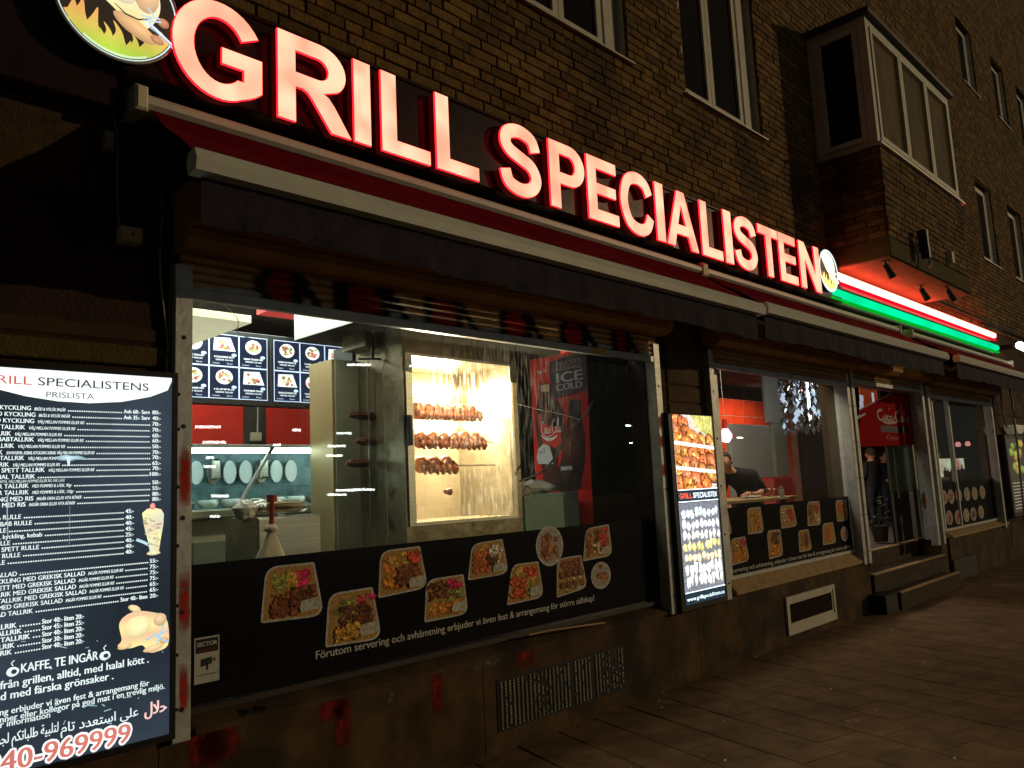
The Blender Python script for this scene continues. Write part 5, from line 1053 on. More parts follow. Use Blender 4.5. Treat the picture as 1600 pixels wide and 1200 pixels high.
# bread stack in a plastic bag, hanging cloth
p = P(425, 800, .75); bt = empty('bread_bag', (p.x, .75, p.z-.02), 'stack of round flat breads in a crumpled clear bag', 'bread bag')
for k in range(7): q_ = MB(); q_.lathe(p.x+.03, .75, [(0, p.z+k*.008), (.15+R.uniform(-.01,.01), p.z+k*.008), (.155, p.z+.004+k*.008), (0, p.z+.0075+k*.008)], 18); q_.build('flat_bread', M['bread'], bt)
q_ = MB(); V = []
for i in range(9):
    for j in range(18):
        a = 2*math.pi*j/18; th = math.pi*i/8; r_ = .20*math.sin(th)*(1+.12*math.sin(3*a+i)+R.uniform(-.06,.06)); V.append((p.x+r_*math.cos(a)*1.15, .75+r_*math.sin(a)*.8, p.z+.02+.055*math.cos(th)+R.uniform(-.008,.008)))
M['bagglass'] = glass_mat('bag_film', (.80,.78,.72), 1.45, .15, .5)
q_.add(V, [(i*18+j, i*18+(j+1) % 18, (i+1)*18+(j+1) % 18, (i+1)*18+j) for i in range(8) for j in range(18)]); q_.build('bag', M['bagglass'], bt)
p2 = P(383, 800, .70); q_ = MB(); V = []
for i in range(8):
    for j in range(12):
        a = 2*math.pi*j/12; th = math.pi*i/7; V.append((p2.x+.075*math.sin(th)*math.cos(a)*R.uniform(.8,1.2), .70+.06*math.sin(th)*math.sin(a), p2.z+.01+.06*math.cos(th)*R.uniform(.9,1.2)))
q_.add(V, [(i*12+j, i*12+(j+1) % 12, (i+1)*12+(j+1) % 12, (i+1)*12+j) for i in range(7) for j in range(12)]); tag(q_.build('foil_bag', M['plasticbag']), 'small crumpled silvery bag beside the bread stack', 'bag')
tbx = MB(); tbx.bbox(p.x-.20, p.x+.22, .55, .95, FZ, p.z-.026, .01); tag(tbx.build('steel_stand', M['steel']), 'grey steel stand carrying the bread bag behind the big window', 'stand')
a0 = P(424, 832, .45); q_ = MB(); ring = []; V = []; nn = 24
for i in range(7):
    s_ = i/6; zz = a0.z+.0 - s_*.26; rr0 = .02+.105*s_**.9
    for j in range(nn): a = 2*math.pi*j/nn; r_ = rr0*(1+.22*s_*math.sin(a*5)); V.append((a0.x+r_*math.cos(a)*1.1, .45+r_*math.sin(a)*.5, zz))
q_.add(V, [(i*nn+j, (i+1)*nn+j, (i+1)*nn+(j+1) % nn, i*nn+(j+1) % nn) for i in range(6) for j in range(nn)]); q_.lathe(a0.x, .45, [(0,a0.z+.05),(.02,a0.z+.045),(.035,a0.z+.03),(.04,a0.z+.01),(.012,a0.z-.005)], 12)
cl_ = q_.build('hanging_cloth', M['paper'], smooth=True); tag(cl_, 'cream cloth tied at the top and flaring over the film edge', 'cloth')
q_ = MB(); q_.tube([(a0.x, .45, a0.z+.04), (a0.x+.005, .45, a0.z+.17)], .014, 8); q_.tube([(a0.x+.005, .45, a0.z+.17), (a0.x+.005, .45, a0.z+.21)], .03, 10); tag(q_.build('hanging_strap', M['redseat']), 'dark red strap holding the tied cream cloth', 'strap')
# tall steel cabinet and kebab grill (left of rotisserie)
b, e = P(521, 700, .95).x, P(563, 700, .95).x; v_ = ray(485, 700); yb_ = (CAM + v_*(b/v_.x)).y; zc_ = XZ(530, 562, .95)[1]
tc_ = empty('steel_cabinet', ((b+e)/2, 1.2, FZ), 'tall olive brown steel cabinet left of the rotisserie oven', 'cabinet'); MB().bbox(b, b+.02, .955, yb_, FZ, zc_, .002).build('side_panel', mat('bronze_steel', (.42,.31,.15), .4, .3, var=.1, scale=2), tc_); MB().bbox(b+.021, e, .95, yb_, FZ, zc_+.002, .004).build('front_panel', mat('green_grey_steel', (.40,.42,.30), .35, .3, var=.15, scale=2), tc_)
# rotisserie ---------------------------------------------------------
oy = .45; ox0, ox1 = P(632, 700, oy).x, P(812, 700, oy).x; oz0, oz1 = 1.22, 2.74; gx0, gx1 = P(646, 700, oy).x, P(800, 700, oy).x; gz0 = XZ(650, 817, oy)[1]; gz1 = XZ(641, 556, oy)[1]
print('oven', ox0, ox1, gx0, gx1, gz0, gz1)
ov = empty('rotisserie_oven', ((ox0+ox1)/2, oy+.4, FZ), 'greasy steel rotisserie oven with glowing inside and roast chickens', 'oven'); od = .62
f = MB(); f.box(ox0, gx0, oy, oy+od, FZ+.3, oz1+.2); f.box(gx1, ox1, oy, oy+od, FZ+.3, oz1+.2); f.box(gx0, gx1, oy, oy+od, gz1, oz1+.2); f.box(gx0, gx1, oy, oy+od, FZ+.3, gz0)
f.build('body', M['steel_dirty'], ov)
MB().box(gx0, gx1, oy+od-.02, oy+od, gz0, gz1).build('back_plate', mat('oven_back', (.55,.46,.30), .45, .3, var=.3, scale=3, bump=.2, bscale=8), ov)
tr = MB(); tr.box(ox0+.02, gx0, oy-.012, oy-.001, gz0-.02, gz1+.02); tr.box(gx1, gx1+.025, oy-.012, oy-.001, gz0-.02, gz1+.02); tr.box(gx0, gx1, oy-.012, oy-.001, gz0-.022, gz0); tr.box(gx0, gx1, oy-.012, oy-.001, gz1, gz1+.02); tr.build('door_frame', M['steel'], ov)
xm = P(722, 700, oy).x
MB().box(gx0, xm-.003, oy+.004, oy+.009, gz0, gz1).build('oven_glass', M['glass_oven'], ov); MB().box(xm+.003, gx1, oy+.012, oy+.017, gz0, gz1).build('oven_glass', M['glass_oven'], ov)
p = P(640, 672, oy-.03); MB().bbox(p.x-.012, p.x+.018, oy-.045, oy-.012, p.z-.10, p.z+.10, .004).build('handle', M['black'], ov)
q_ = MB()
hx0, hx1 = gx0+.28, gx1-.05
for z_ in (gz1-.14, gz1-.28, gz1-.40): q_.tube([(hx0, oy+od-.06, z_), (hx1, oy+od-.06, z_)], .022, 8)
q_.build('heating_element', M['e_heat'], ov)
def chicken(cx, cy, cz, s_, seed):
    rr = random.Random(seed); V = []; ns, nr = 10, 9
    for i in range(nr+1):
        th = math.pi*i/nr
        for j in range(ns):
            a = 2*math.pi*j/ns; r_ = (.058+.012*math.cos(a-1))*math.sin(th)*(1+rr.uniform(-.05,.05)); V.append((cx-.062*math.cos(th)*s_, cy+r_*math.cos(a)*s_, cz+r_*math.sin(a)*s_*1.12))
    Fc = [(i*ns+j, i*ns+(j+1) % ns, (i+1)*ns+(j+1) % ns, (i+1)*ns+j) for i in range(nr) for j in range(ns)]
    m_ = MB(); m_.add(V, Fc)
    for sg in (-1, 1):
        m_.tube([(cx+.02*sg, cy-.05*s_, cz-.01), (cx+.03*sg, cy-.072*s_, cz-.035*s_), (cx+.022*sg, cy-.07*s_, cz-.062*s_)], [.026*s_, .027*s_, .013*s_], 7)
        m_.tube([(cx+.03*sg, cy-.04*s_, cz+.03), (cx+.05*sg, cy-.06*s_, cz+.00), (cx+.03*sg, cy-.06*s_, cz-.02)], [.016*s_, .014*s_, .006*s_], 6)
    return m_
spits = [(652, 660, .30, 5), (652, 690, .16, 5), (656, 724, .10, 2)]
sk_t = []
zsp = [XZ(700, 646, oy+.24)[1], XZ(700, 690, oy+.17)[1], XZ(680, 728, oy+.17)[1]]
for k, (z_, n, yy) in enumerate(((zsp[0], 7, oy+.24), (zsp[1], 6, oy+.17), (zsp[2], 3, oy+.17))):
    sp_ = empty('rotisserie_spit', ((gx0+gx1)/2, yy, z_), ['top spit of roast chickens inside the glowing oven', 'middle spit of roast chickens inside the glowing oven', 'lowest spit with only a few chickens inside the oven'][k], 'spit', 'spits in the rotisserie oven')
    q_ = MB(); q_.tube([(gx0+.0, yy, z_), (gx1-.02, yy, z_)], .006, 6); q_.build('rod', M['steel'], sp_)
    xr = P(782, 690, yy).x; q_ = MB(); q_.tube([(xr-.03, yy, z_), (xr+.02, yy, z_)], [.02, .035], 8); q_.build('fork', M['meat'], sp_)
    xa_, xb_ = P(648, 690, yy).x, P((745, 750, 704)[k], 690, yy).x
    for j in range(n): chicken(xa_+(xb_-xa_)*(j+.5)/n, yy, z_, .98+R.uniform(-.08,.08), k*20+j).build('chicken', M['chicken'], sp_, smooth=True)
for k, (px, py) in enumerate(((700, 768), (768, 762), (764, 606))): p = P(px, py, oy+.3); q_ = MB(); q_.tube([(p.x-.03, oy+.3, p.z), (p.x+.02, oy+.3, p.z)], [.016, .03], 8); tag(q_.build('empty_fork', M['meat']), ['burnt empty spit fork low in the oven near the glass joint', 'burnt empty spit fork low at the right of the oven', 'dark spit hub in front of the bright oven wall'][k], 'spit fork')
# kebab grill with thin skewers to the left of the oven
kg = empty('kebab_grill', ((e+ox0)/2, 1.0, FZ), 'dark vertical kebab grill between the steel cabinet and the oven', 'grill')
MB().bbox(e+.02, ox0-.01, 1.0, 1.25, FZ, 2.68, .006).build('back_plate', M['darkfurn'], kg)
for k, px in enumerate((576, 590, 600)): p = P(px, 650, .75); q_ = MB(); q_.tube([(p.x, .75, FZ+.7), (p.x, .75, 2.55)], .006, 6); q_.build('skewer', M['steel'], kg)
for k, (px, py, w_) in enumerate(((572, 650, .14), (575, 690, .10), (560, 724, .10))): p = P(px, py, .78); q_ = MB(); q_.tube([(p.x-w_, .78, p.z), (p.x-w_*.5, .78, p.z+.003), (p.x+w_*.4, .78, p.z), (p.x+w_, .78, p.z)], [.012, .03, .03, .012], 8); q_.build('meat_piece', M['meat'], kg)
MB().bbox(e-.1, ox0+.02, .72, 1.0, 2.62, 2.82, .006).build('hood', M['steel_dirty'], kg)
q_ = MB(); q_.tube([(P(560,553,.7).x, .7, 2.52), (P(628,545,.7).x, .7, 2.55)], .008, 6); q_.tube([(P(582,550,.7).x, .7, 2.62), (P(582,550,.7).x, .7, 2.53)], .012, 6); q_.build('spit_bracket', M['black'], kg)
# lower cupboard under oven right, crumpled bags
tag(MB().bbox(ox1+.02, ox1+.66, .45, .9, FZ, 1.555, .006).build('green_cupboard', M['green']), 'green grey cupboard between the oven and the drinks fridge', 'cupboard')
q_ = MB(); V = []; a_ = ox1+.30; nn = 16
for i in range(7):
    for j in range(nn): a = 2*math.pi*j/nn; th = math.pi*i/6; V.append((a_+.24*math.sin(th)*math.cos(a)*R.uniform(.8,1.15), .62+.12*math.sin(th)*math.sin(a), 1.60+.05*math.cos(th)*R.uniform(.6,1.5)))
q_.add(V, [(i*nn+j, i*nn+(j+1) % nn, (i+1)*nn+(j+1) % nn, (i+1)*nn+j) for i in range(6) for j in range(nn)]); tag(q_.build('crumpled_foil', M['plasticbag']), 'crumpled foil wrap lying on the green cupboard', 'foil')
# drinks fridge ----------------------------------------------------
fxr = P(918, 650, .40).x; fy0 = .40; v_ = ray(832, 650); fy1 = (CAM + v_*(fxr/v_.x)).y
zt0 = PX(916, 545, fxr).z; zb0 = FZ
fg = empty('drinks_fridge', (fxr+.35, (fy0+fy1)/2, FZ), 'tall drinks fridge with a red cola bottle print on its side', 'fridge')
print('fridge', fxr, fy0, fy1, zt0)
MB().box(fxr, fxr+.66, fy0, fy1, FZ, zt0+.0).build('body', M['black'], fg)
pr = Print(); w_ = fy1-fy0; H_ = zt0-FZ; rf = (.62,.022,.016)
def U(px, py): q = PX(px, py, fxr); return (fy1-q.y, q.z-FZ)
pr.rect(0, w_, 0, H_, rf, 0)
pr.poly([U(858,566), U(916,546), U(919,610), U(862,625)], None, 1, grad=lambda u, v: (.035+.03*u, .028, .045))
pr.poly([U(875,620), U(919,610), U(925,765), U(880,765)], (.40,.014,.012), 1)
def bottle(pts, L_, base, hl):
    pp_ = spline([U(*q) for q in pts], 4, True); us = [q[0] for q in pp_]; u0, u1 = min(us), max(us)
    pr.poly(pp_, None, L_, grad=lambda u, v: tuple(b_+h_*math.exp(-(((u-u0)/(u1-u0)-.35)/.16)**2) for b_, h_ in zip(base, hl)))
bottle([(842,600),(860,600),(862,615),(876,632),(882,655),(880,690),(872,715),(874,740),(878,765),(852,765),(848,735),(842,700),(838,670),(838,640),(842,622)], 2, (.035,.012,.012), (.30,.05,.04))
bottle([(892,626),(906,627),(908,645),(912,668),(915,690),(914,720),(910,745),(904,766),(870,766),(872,740),(877,715),(880,690),(884,665),(890,645)], 3, (.022,.008,.008), (.13,.02,.015))
pr.poly([U(844,602), U(859,600), U(859,612), U(845,612)], (.55,.38,.26), 4); pr.poly([U(891,624), U(908,626), U(906,652), U(888,648)], (.012,.012,.013), 4.2)
pr.poly([U(841,648), U(846,646), U(848,668), U(843,668)], (.62,.10,.08), 4.3); pr.poly([U(852,630), U(855,630), U(856,668), U(853,668)], (.45,.10,.08), 4.3); pr.poly([U(889,690), U(893,690), U(892,715), U(889,715)], (.20,.05,.04), 4.3)
pr.poly([U(842,662), U(876,668), U(878,692), U(868,700), U(848,692)], (.60,.028,.02), 5)
M_ = lambda pts, cx, cz, s_: [(cx+a*s_, cz+b*s_*1.0) for a, b in pts]
def cola(pr, x0, z0, h, wd, col, L_):
    """the flowing script on the fridge, drawn stroke by stroke"""
    S = [[(.16,.78),(.12,.95),(.03,.75),(.02,.35),(.09,.08),(.17,.22)], [(.22,.5),(.18,.3),(.22,.12),(.27,.3),(.22,.5),(.30,.46)], [(.36,.45),(.31,.42),(.29,.2),(.34,.1),(.38,.2)], [(.45,.45),(.40,.42),(.39,.18),(.44,.16),(.46,.46),(.46,.14),(.50,.2)],
         [(.50,.34),(.54,.34)], [(.70,.80),(.66,1.0),(.57,.75),(.56,.35),(.62,.08),(.69,.22)], [(.74,.5),(.70,.3),(.74,.12),(.79,.3),(.74,.5),(.80,.48)], [(.81,.15),(.87,.98),(.83,.9),(.83,.3),(.86,.12)], [(.95,.45),(.90,.42),(.89,.18),(.94,.16),(.96,.46),(.96,.14),(1,.22)], [(.10,.08),(.25,-.12),(.5,-.05),(.62,.08)]]
    for k, st in enumerate(S):
        q = spline([(x0+a*wd, z0+b*h) for a, b in st], 4); n = len(q); pr.ribbon(q, [wd*(.010+.021*math.sin(math.pi*i/(n-1))) for i in range(n)], col, L_+k*.1)
a_, b_ = U(846,672), U(878,668); cola(pr, a_[0], a_[1]-.05, .13, b_[0]-a_[0], (.85,.82,.78), 6)
q_ = spline([U(846,680), U(854,686), U(863,686), U(872,680)], 6); pr.ribbon(q_, [.004+.022*math.sin(math.pi*i_/(len(q_)-1)) for i_ in range(len(q_))], (.85,.82,.78), 7)
a_, b_ = U(840,582), U(855,577); cola(pr, a_[0], a_[1]-.01, .03, b_[0]-a_[0], (.8,.72,.7), 6)
tc2 = (.34,.24,.22)
def ft(body, x0, x1, yb, h, col, bold): a_, b_ = U(x0, yb), U(x1, yb-(x1-x0)*.13); pr.text(body, a_[0], a_[1], h, col, 6, x1=b_[0], bold=bold)
ft('DELICIOUS', 870, 908, 573, .040, tc2, .02); ft('REFRESHING', 870, 909, 581, .034, tc2, .02); ft('ICE', 871, 911, 599, .085, (.40,.40,.46), .05); ft('COLD', 871, 910, 611, .055, (.38,.36,.38), .05)
q_ = U(851, 716); pr.poly([U(839,716), U(841,702), U(850,693), U(859,697), U(864,714), U(865,725), U(842,725)], (.62,.62,.62), 6.5); a_, b_ = U(841,705), U(853,700); cola(pr, a_[0], a_[1]-.02, .04, b_[0]-a_[0], (.08,.03,.03), 7)
ft('zero', 877, 894, 735, .045, (.6,.6,.6), .04)
# frame: u axis runs toward the street (-y), face looks to -x
pr.build('bottle_print', 0, M['prt_fr'] if 'prt_fr' in M else M['prt_flat'], fg, frame=((fxr-.001, fy1, FZ), (0,-1,0), (0,0,1), (-1,0,0)), step=.0006)
# stuff right of the fridge inside window 1: dark red partition
tag(MB().box(fxr+.70, fxr+2.2, 1.2, 1.25, FZ, CZ).build('partition_wall', M['redwall']), 'dark red partition behind the drinks fridge', kind='structure')
# round sticker on glass
def round_sticker(px, py, r, win, y=YF-.004):
    p = P(px, py, y); pr = Print(); pr.poly(arc(p.x, p.z, r, r, 0, 360, 24)[:-1], (.5,.46,.34), 1); pr.poly(arc(p.x, p.z, r*.82, r*.82, 0, 360, 24)[:-1], (.04,.04,.035), 2); pr.poly(arc(p.x, p.z, r*.62, r*.62, 0, 360, 24)[:-1], (.45,.42,.3), 3)
    pr.ribbon(arc(p.x, p.z-.1*r, r*.35, r*.3, 200, 340, 8), r*.1, (.05,.05,.04), 4); pr.ribbon([(p.x-r*.3, p.z+r*.2), (p.x+r*.3, p.z-r*.3)], r*.08, (.05,.05,.04), 4); pr.build('round_sticker', y, M['prt_flat'], win)
round_sticker(823.5, 767.5, .045, sw1); round_sticker(1221, 769, .062, sw2)

cable('hose', [(926,628),(915,648),(892,672),(872,708),(845,738),(812,752)], .28, .008, M['dcable'], 'black hose drooping in front of the drinks fridge', 'hose')
cable('thread', [(784,624),(830,637),(880,648),(906,656)], .12, .002, M['paper'], 'pale thread stretched inside the window in front of the fridge', 'thread')
cable('thread', [(336,462),(352,478),(372,500),(372,520),(396,530)], .12, .0022, M['paper'], 'crooked pale thread hanging inside the window near the menu boards', 'thread')
cable('thread', [(598,560),(600,640),(602,700),(604,760),(606,848)], .12, .0026, M['cable'], 'long vertical cobweb thread left of the oven', 'thread')
# ------------------------------------------------ dining room behind window 2
tl = MB(); gx = 9.0
ty = 3.3; tpar = empty('tiled_wall', (12.5, ty, 1.5), 'bright red square tiled wall behind the seated diner', 'wall'); MB().box(10.6, 15.3, ty+.012, ty+.05, FZ, 3.0).build('backing', M['grout'], tpar)
xa_, xb_ = 10.7, 15.2
for i in range(int((xb_-xa_)/.36)):
    for j in range(6):
        x = xa_+i*.36; z_ = 1.2+j*.30; MB().bbox(x+.008, x+.352, ty, ty+.014, z_+.008, z_+.292, .003).build('tile', M['redtile'], tpar)
a, b = P(1142, 700, 1.5).x, P(1209, 700, 1.5).x
gp = empty('grey_partition', ((a+b)/2, 1.5, FZ), 'large pale grey partition board standing behind the diner', 'partition'); MB().bbox(a, b, 1.50, 1.56, 1.30, XZ(1142, 662, 1.5)[1], .006).build('board', M['greyboard'], gp); MB().bbox(a, b, 1.51, 1.56, FZ, 1.30, .006).build('lower_board', M['darkfurn'], gp)
for px in (1169, 1172): x = P(px, 740, 1.49).x; MB().box(x-.006, x+.006, 1.488, 1.498, 1.50, 1.62).build('handle', M['alu'], gp)
a, b = P(1193, 600, 1.45).x, P(1223, 600, 1.45).x
tag(MB().bbox(a+.02, b, 1.45, 1.49, XZ(1200, 660, 1.45)[1], CZ-.01, .01).build('column_casing', M['greyboard']), 'grey column casing above the partition board', 'column')
a, b = P(1209, 700, 1.45).x, P(1231, 700, 1.45).x
tag(MB().bbox(a+.03, b, 1.45, 1.50, FZ, 2.36, .01).build('steel_column', M['olive']), 'grey green column right of the partition board', 'column')
# crystal pendant
p = P(1263, 620, .9); cp = empty('crystal_pendant', (p.x, .9, 2.0), 'tall hanging pendant of glittering faceted crystals', 'pendant lamp')
q_ = MB(); q_.tube([(p.x, .9, 2.9), (p.x, .9, CZ)], .006, 6); q_.build('rod', M['steel'], cp)
zt_, zb__ = XZ(1255, 573, .9)[1], XZ(1265, 676, .9)[1]; n_l = 12; rad = (P(1283, 620, .9).x-P(1241, 620, .9).x)/2*.86
for i in range(n_l):
    zc = zt_-(zt_-zb__)*(i+.5)/n_l
    for j in range(14):
        a = 2*math.pi*(j+.5*(i % 2))/14+R.uniform(-.12,.12); rq = rad*(1 if j % 3 else .6)*R.uniform(.88,1.05); x, y = p.x+rq*math.cos(a), .9+rq*math.sin(a); q_ = MB(); s_ = .055+R.uniform(-.012,.016); t_ = R.uniform(-.9,.9)
        q_.add([(x, y, zc+s_*1.1), (x, y, zc-s_*1.1), (x+s_*.8*math.cos(a+t_), y+s_*.8*math.sin(a+t_), zc), (x-s_*.8*math.cos(a+t_), y-s_*.8*math.sin(a+t_), zc), (x+s_*.5*math.cos(a+t_+1.57), y+s_*.5*math.sin(a+t_+1.57), zc), (x-s_*.5*math.cos(a+t_+1.57), y-s_*.5*math.sin(a+t_+1.57), zc)], [(0,2,4),(0,4,3),(0,3,5),(0,5,2),(1,4,2),(1,3,4),(1,5,3),(1,2,5)]); q_.build('crystal', M['crystal_glint'] if R.random() < .22 else M['crystal'], cp)
q_ = MB(); q_.tube([(p.x, .9, zb__+.1), (p.x, .9, zt_)], .018, 8); q_.build('bulb', M['e_white'], cp)
# pink lamp
p = P(1134, 680, 1.1); pk = empty('pink_pendant', (p.x, 1.1, p.z), 'small glowing pink pendant lamp above the diner', 'pendant lamp'); q_ = MB(); q_.lathe(p.x, 1.1, [(0, p.z-.085), (.045, p.z-.075), (.072, p.z-.03), (.075, p.z+.005), (.05, p.z+.05), (.03, p.z+.08), (0, p.z+.085)], 16); q_.build('globe', M['e_pink'], pk, smooth=True); q_ = MB(); q_.tube([(p.x, 1.1, p.z+.08), (p.x, 1.1, p.z+.19)], [.035, .03], 10); q_.build('socket', M['redseat'], pk); q_ = MB(); q_.tube([(p.x, 1.1, p.z+.19), (p.x-.02, 1.1, CZ)], .004, 6); q_.build('flex', M['cable'], pk)
# bench and table
bx = P(1172, 770, 1.35).x; bxr = P(1243, 770, 1.35).x
rb = empty('red_bench', ((bx+bxr)/2, 1.4, FZ), 'red vinyl bench back behind the table', 'bench'); MB().bbox(bx, bxr, 1.36, 1.44, 1.05, 1.60, .03).build('backrest', M['redseat'], rb); MB().bbox(bx, bxr, .95, 1.36, .98, 1.08, .03).build('seat', M['redseat'], rb); MB().box(bx+.03, bxr-.03, 1.0, 1.4, FZ, .98).build('base', M['darkfurn'], rb)
tb = empty('dining_table', (8.3, .8, FZ), 'pale wooden table under the diner arm', 'table'); MB().bbox(7.3, 8.95, .45, 1.15, 1.34, 1.375, .006).build('table_top', M['wood'], tb)
for x in (7.45, 8.8):
    for y in (.55, 1.05): MB().box(x-.025, x+.025, y-.025, y+.025, FZ, 1.34).build('leg', M['darkfurn'], tb)
for k, (px, py) in enumerate(((1178, 770), (1186, 768))): q_ = MB(); x = 8.62+k*.13; q_.lathe(x, .62, [(.022,1.376),(.028,1.44),(.033,1.47),(.031,1.47),(.026,1.44),(.02,1.385)], 12); tag(q_.build('drinking_glass', M['glass_oven'], smooth=True), ['clear drinking glass on the wooden table near the diner elbow', 'clear drinking glass nearest the red bench end of the table'][k], 'glass')
q_ = MB(); q_.lathe(8.35, .70, [(0,1.376),(.07,1.377),(.11,1.392),(.108,1.398),(.06,1.385),(0,1.384)], 20); tag(q_.build('dinner_plate', M['white'], smooth=True), 'white plate on the wooden table in front of the diner', 'plate')
# dining lights (dim)
batten(10.6, 3.8, 3.12, 1.0, 'fluorescent batten over the back of the dining room'); 
# second dark red wall for behind the diner, dark kitchen door etc.
tag(MB().box(16.2, 18.5, 5.0, 5.05, FZ, CZ).build('rear_wall_panel', M['redwall']), 'dull red wall panel deep in the dining room', kind='structure')

# ------------------------------------------------ people
def skin_mesh(name, verts, edges, radii, mats, matfn, parent, sub=2):
    me = bpy.data.meshes.new('tmp'); me.from_pydata(verts, edges, []); ob = bpy.data.objects.new('tmp', me); COL.objects.link(ob)
    sm_ = ob.modifiers.new('s', 'SKIN'); sv_ = me.skin_vertices[0].data
    for i, r_ in enumerate(radii): sv_[i].radius = (r_, r_) if not isinstance(r_, tuple) else r_; sv_[i].use_root = (i == 0)
    ss_ = ob.modifiers.new('u', 'SUBSURF'); ss_.levels = sub; ss_.render_levels = sub
    dg = bpy.context.evaluated_depsgraph_get(); m2 = bpy.data.meshes.new_from_object(ob.evaluated_get(dg)); bpy.data.objects.remove(ob); bpy.data.meshes.remove(me)
    org = Vector(verts[0]); m2.transform(Matrix.Translation(-org)); m2.materials.clear()
    for m_ in mats: m2.materials.append(m_)
    for pgn in m2.polygons: pgn.material_index = matfn(pgn.center + org); pgn.use_smooth = True
    return link(name, m2, org, parent)
def head_mesh(c_, face, r=.098):
    """a head with brow, nose, mouth and ears; face = horizontal unit direction"""
    m_ = MB(); nu, nv = 20, 14; V = []; f = Vector((face[0], face[1], 0)).normalized(); s_ = Vector((-f.y, f.x, 0))
    for i in range(nv+1):
        th = math.pi*i/nv
        for j in range(nu):
            a = 2*math.pi*j/nu; ca, sa = math.cos(a), math.sin(a); zz = math.cos(th); rr_ = math.sin(th)
            fw = rr_*ca*r*(1.0 if ca > 0 else 1.08); sd_ = rr_*sa*r*.78
            if zz < 0: fw *= 1+.25*zz; sd_ *= 1+.30*zz
            if ca > .93 and -.25 < zz < .15: fw += .018*(1-abs(zz+.08)*4) if abs(zz+.08) < .25 else 0
            if ca > .7 and .05 < zz < .3: fw -= .004
            V.append(tuple(Vector(c_) + f*fw + s_*sd_ + Vector((0, 0, zz*r*1.22))))
    m_.add(V, [(i*nu+j, (i+1)*nu+j, (i+1)*nu+(j+1) % nu, i*nu+(j+1) % nu) for i in range(nv) for j in range(nu)])
    for sg in (-1, 1):
        e = Vector(c_) + s_*sg*r*.78 - f*.005; m_.tube([tuple(e+Vector((0,0,-.028))), tuple(e+s_*sg*.012), tuple(e+Vector((0,0,.03)))], [.008,.015,.009], 8)
        ey = Vector(c_) + f*r*.92 + s_*sg*.033 + Vector((0,0,.008)); m_.tube([tuple(ey - f*.012), tuple(ey + f*.0)], [.011,.006], 8)
    mo = Vector(c_) + f*r*.80 + Vector((0,0,-.062)); m_.tube([tuple(mo - s_*.022), tuple(mo+f*.006), tuple(mo + s_*.022)], [.003,.006,.003], 6)
    return m_
def hair_mesh(c_, face, r=.105):
    m_ = MB(); nu, nv = 20, 9; V = []; f = Vector((face[0], face[1], 0)).normalized(); s_ = Vector((-f.y, f.x, 0))
    for i in range(nv+1):
        for j in range(nu):
            a = 2*math.pi*j/nu; ca, sa = math.cos(a), math.sin(a); lim = .95 if ca > .45 else (1.62 - .5*max(0, ca) if ca > -.5 else 1.75); th = lim*i/nv; zz = math.cos(th); rr_ = math.sin(th)
            k_ = 1.05+R.uniform(-.015,.015); V.append(tuple(Vector(c_) + f*rr_*ca*r*(1.0 if ca > 0 else 1.08)*k_ + s_*rr_*sa*r*.80*k_ + Vector((0,0,zz*r*1.2*k_))))
    m_.add(V, [(i*nu+j, (i+1)*nu+j, (i+1)*nu+(j+1) % nu, i*nu+(j+1) % nu) for i in range(nv) for j in range(nu)]); return m_
# diner, leaning over the table, facing left
dx, dy = P(1150, 740, 1.12).x-.05, 1.12
hd = P(1132, 722, dy); pn = empty('person', (dx+.45, dy, FZ), 'seated diner in a black t-shirt leaning over the wooden table', 'person')
pel = (dx+.42, dy, 1.12); neck = (hd.x+.09, dy, hd.z-.11)
V_ = [pel, (dx+.36, dy, 1.36), (dx+.26, dy, 1.56), (dx+.14, dy, 1.66), neck, (hd.x+.04, dy, hd.z-.03),
      (dx+.10, dy-.19, 1.62), (dx+.26, dy-.24, 1.44), (dx-.02, dy-.30, 1.41), (dx-.18, dy-.27, 1.415),
      (dx+.10, dy+.19, 1.62), (dx+.14, dy+.26, 1.40), (dx-.12, dy+.20, 1.42), (dx-.22, dy+.14, 1.42),
      (dx+.30, dy-.12, 1.10), (dx-.05, dy-.12, 1.10), (dx-.07, dy-.12, .70), (dx+.30, dy+.12, 1.10), (dx-.05, dy+.12, 1.10), (dx-.07, dy+.12, .70)]
E_ = [(0,1),(1,2),(2,3),(3,4),(4,5),(3,6),(6,7),(7,8),(8,9),(3,10),(10,11),(11,12),(12,13),(0,14),(14,15),(15,16),(0,17),(17,18),(18,19)]
R_ = [(.15,.12),(.15,.12),(.16,.13),(.13,.12),.055,.05,.075,.048,.034,.024,.075,.048,.034,.024,.09,.07,.05,.09,.07,.05]
def mf(c__):
    if c__.z < 1.2: return 2
    if c__.x < neck[0]+.045 and c__.z > 1.66: return 1
    if c__.z < 1.47 and c__.x < dx+.12 and (c__.y < dy-.2 or c__.y > dy+.12 or c__.x < dx-.05): return 1
    return 0
skin_mesh('body', V_, E_, R_, [M['fabricblk'], M['skin'], M['jeans']], mf, pn)
head_mesh(tuple(hd), (-1, -.25)).build('head', M['skin'], pn, smooth=True); hair_mesh(tuple(hd), (-1, -.25)).build('hair', M['hair'], pn, smooth=True)
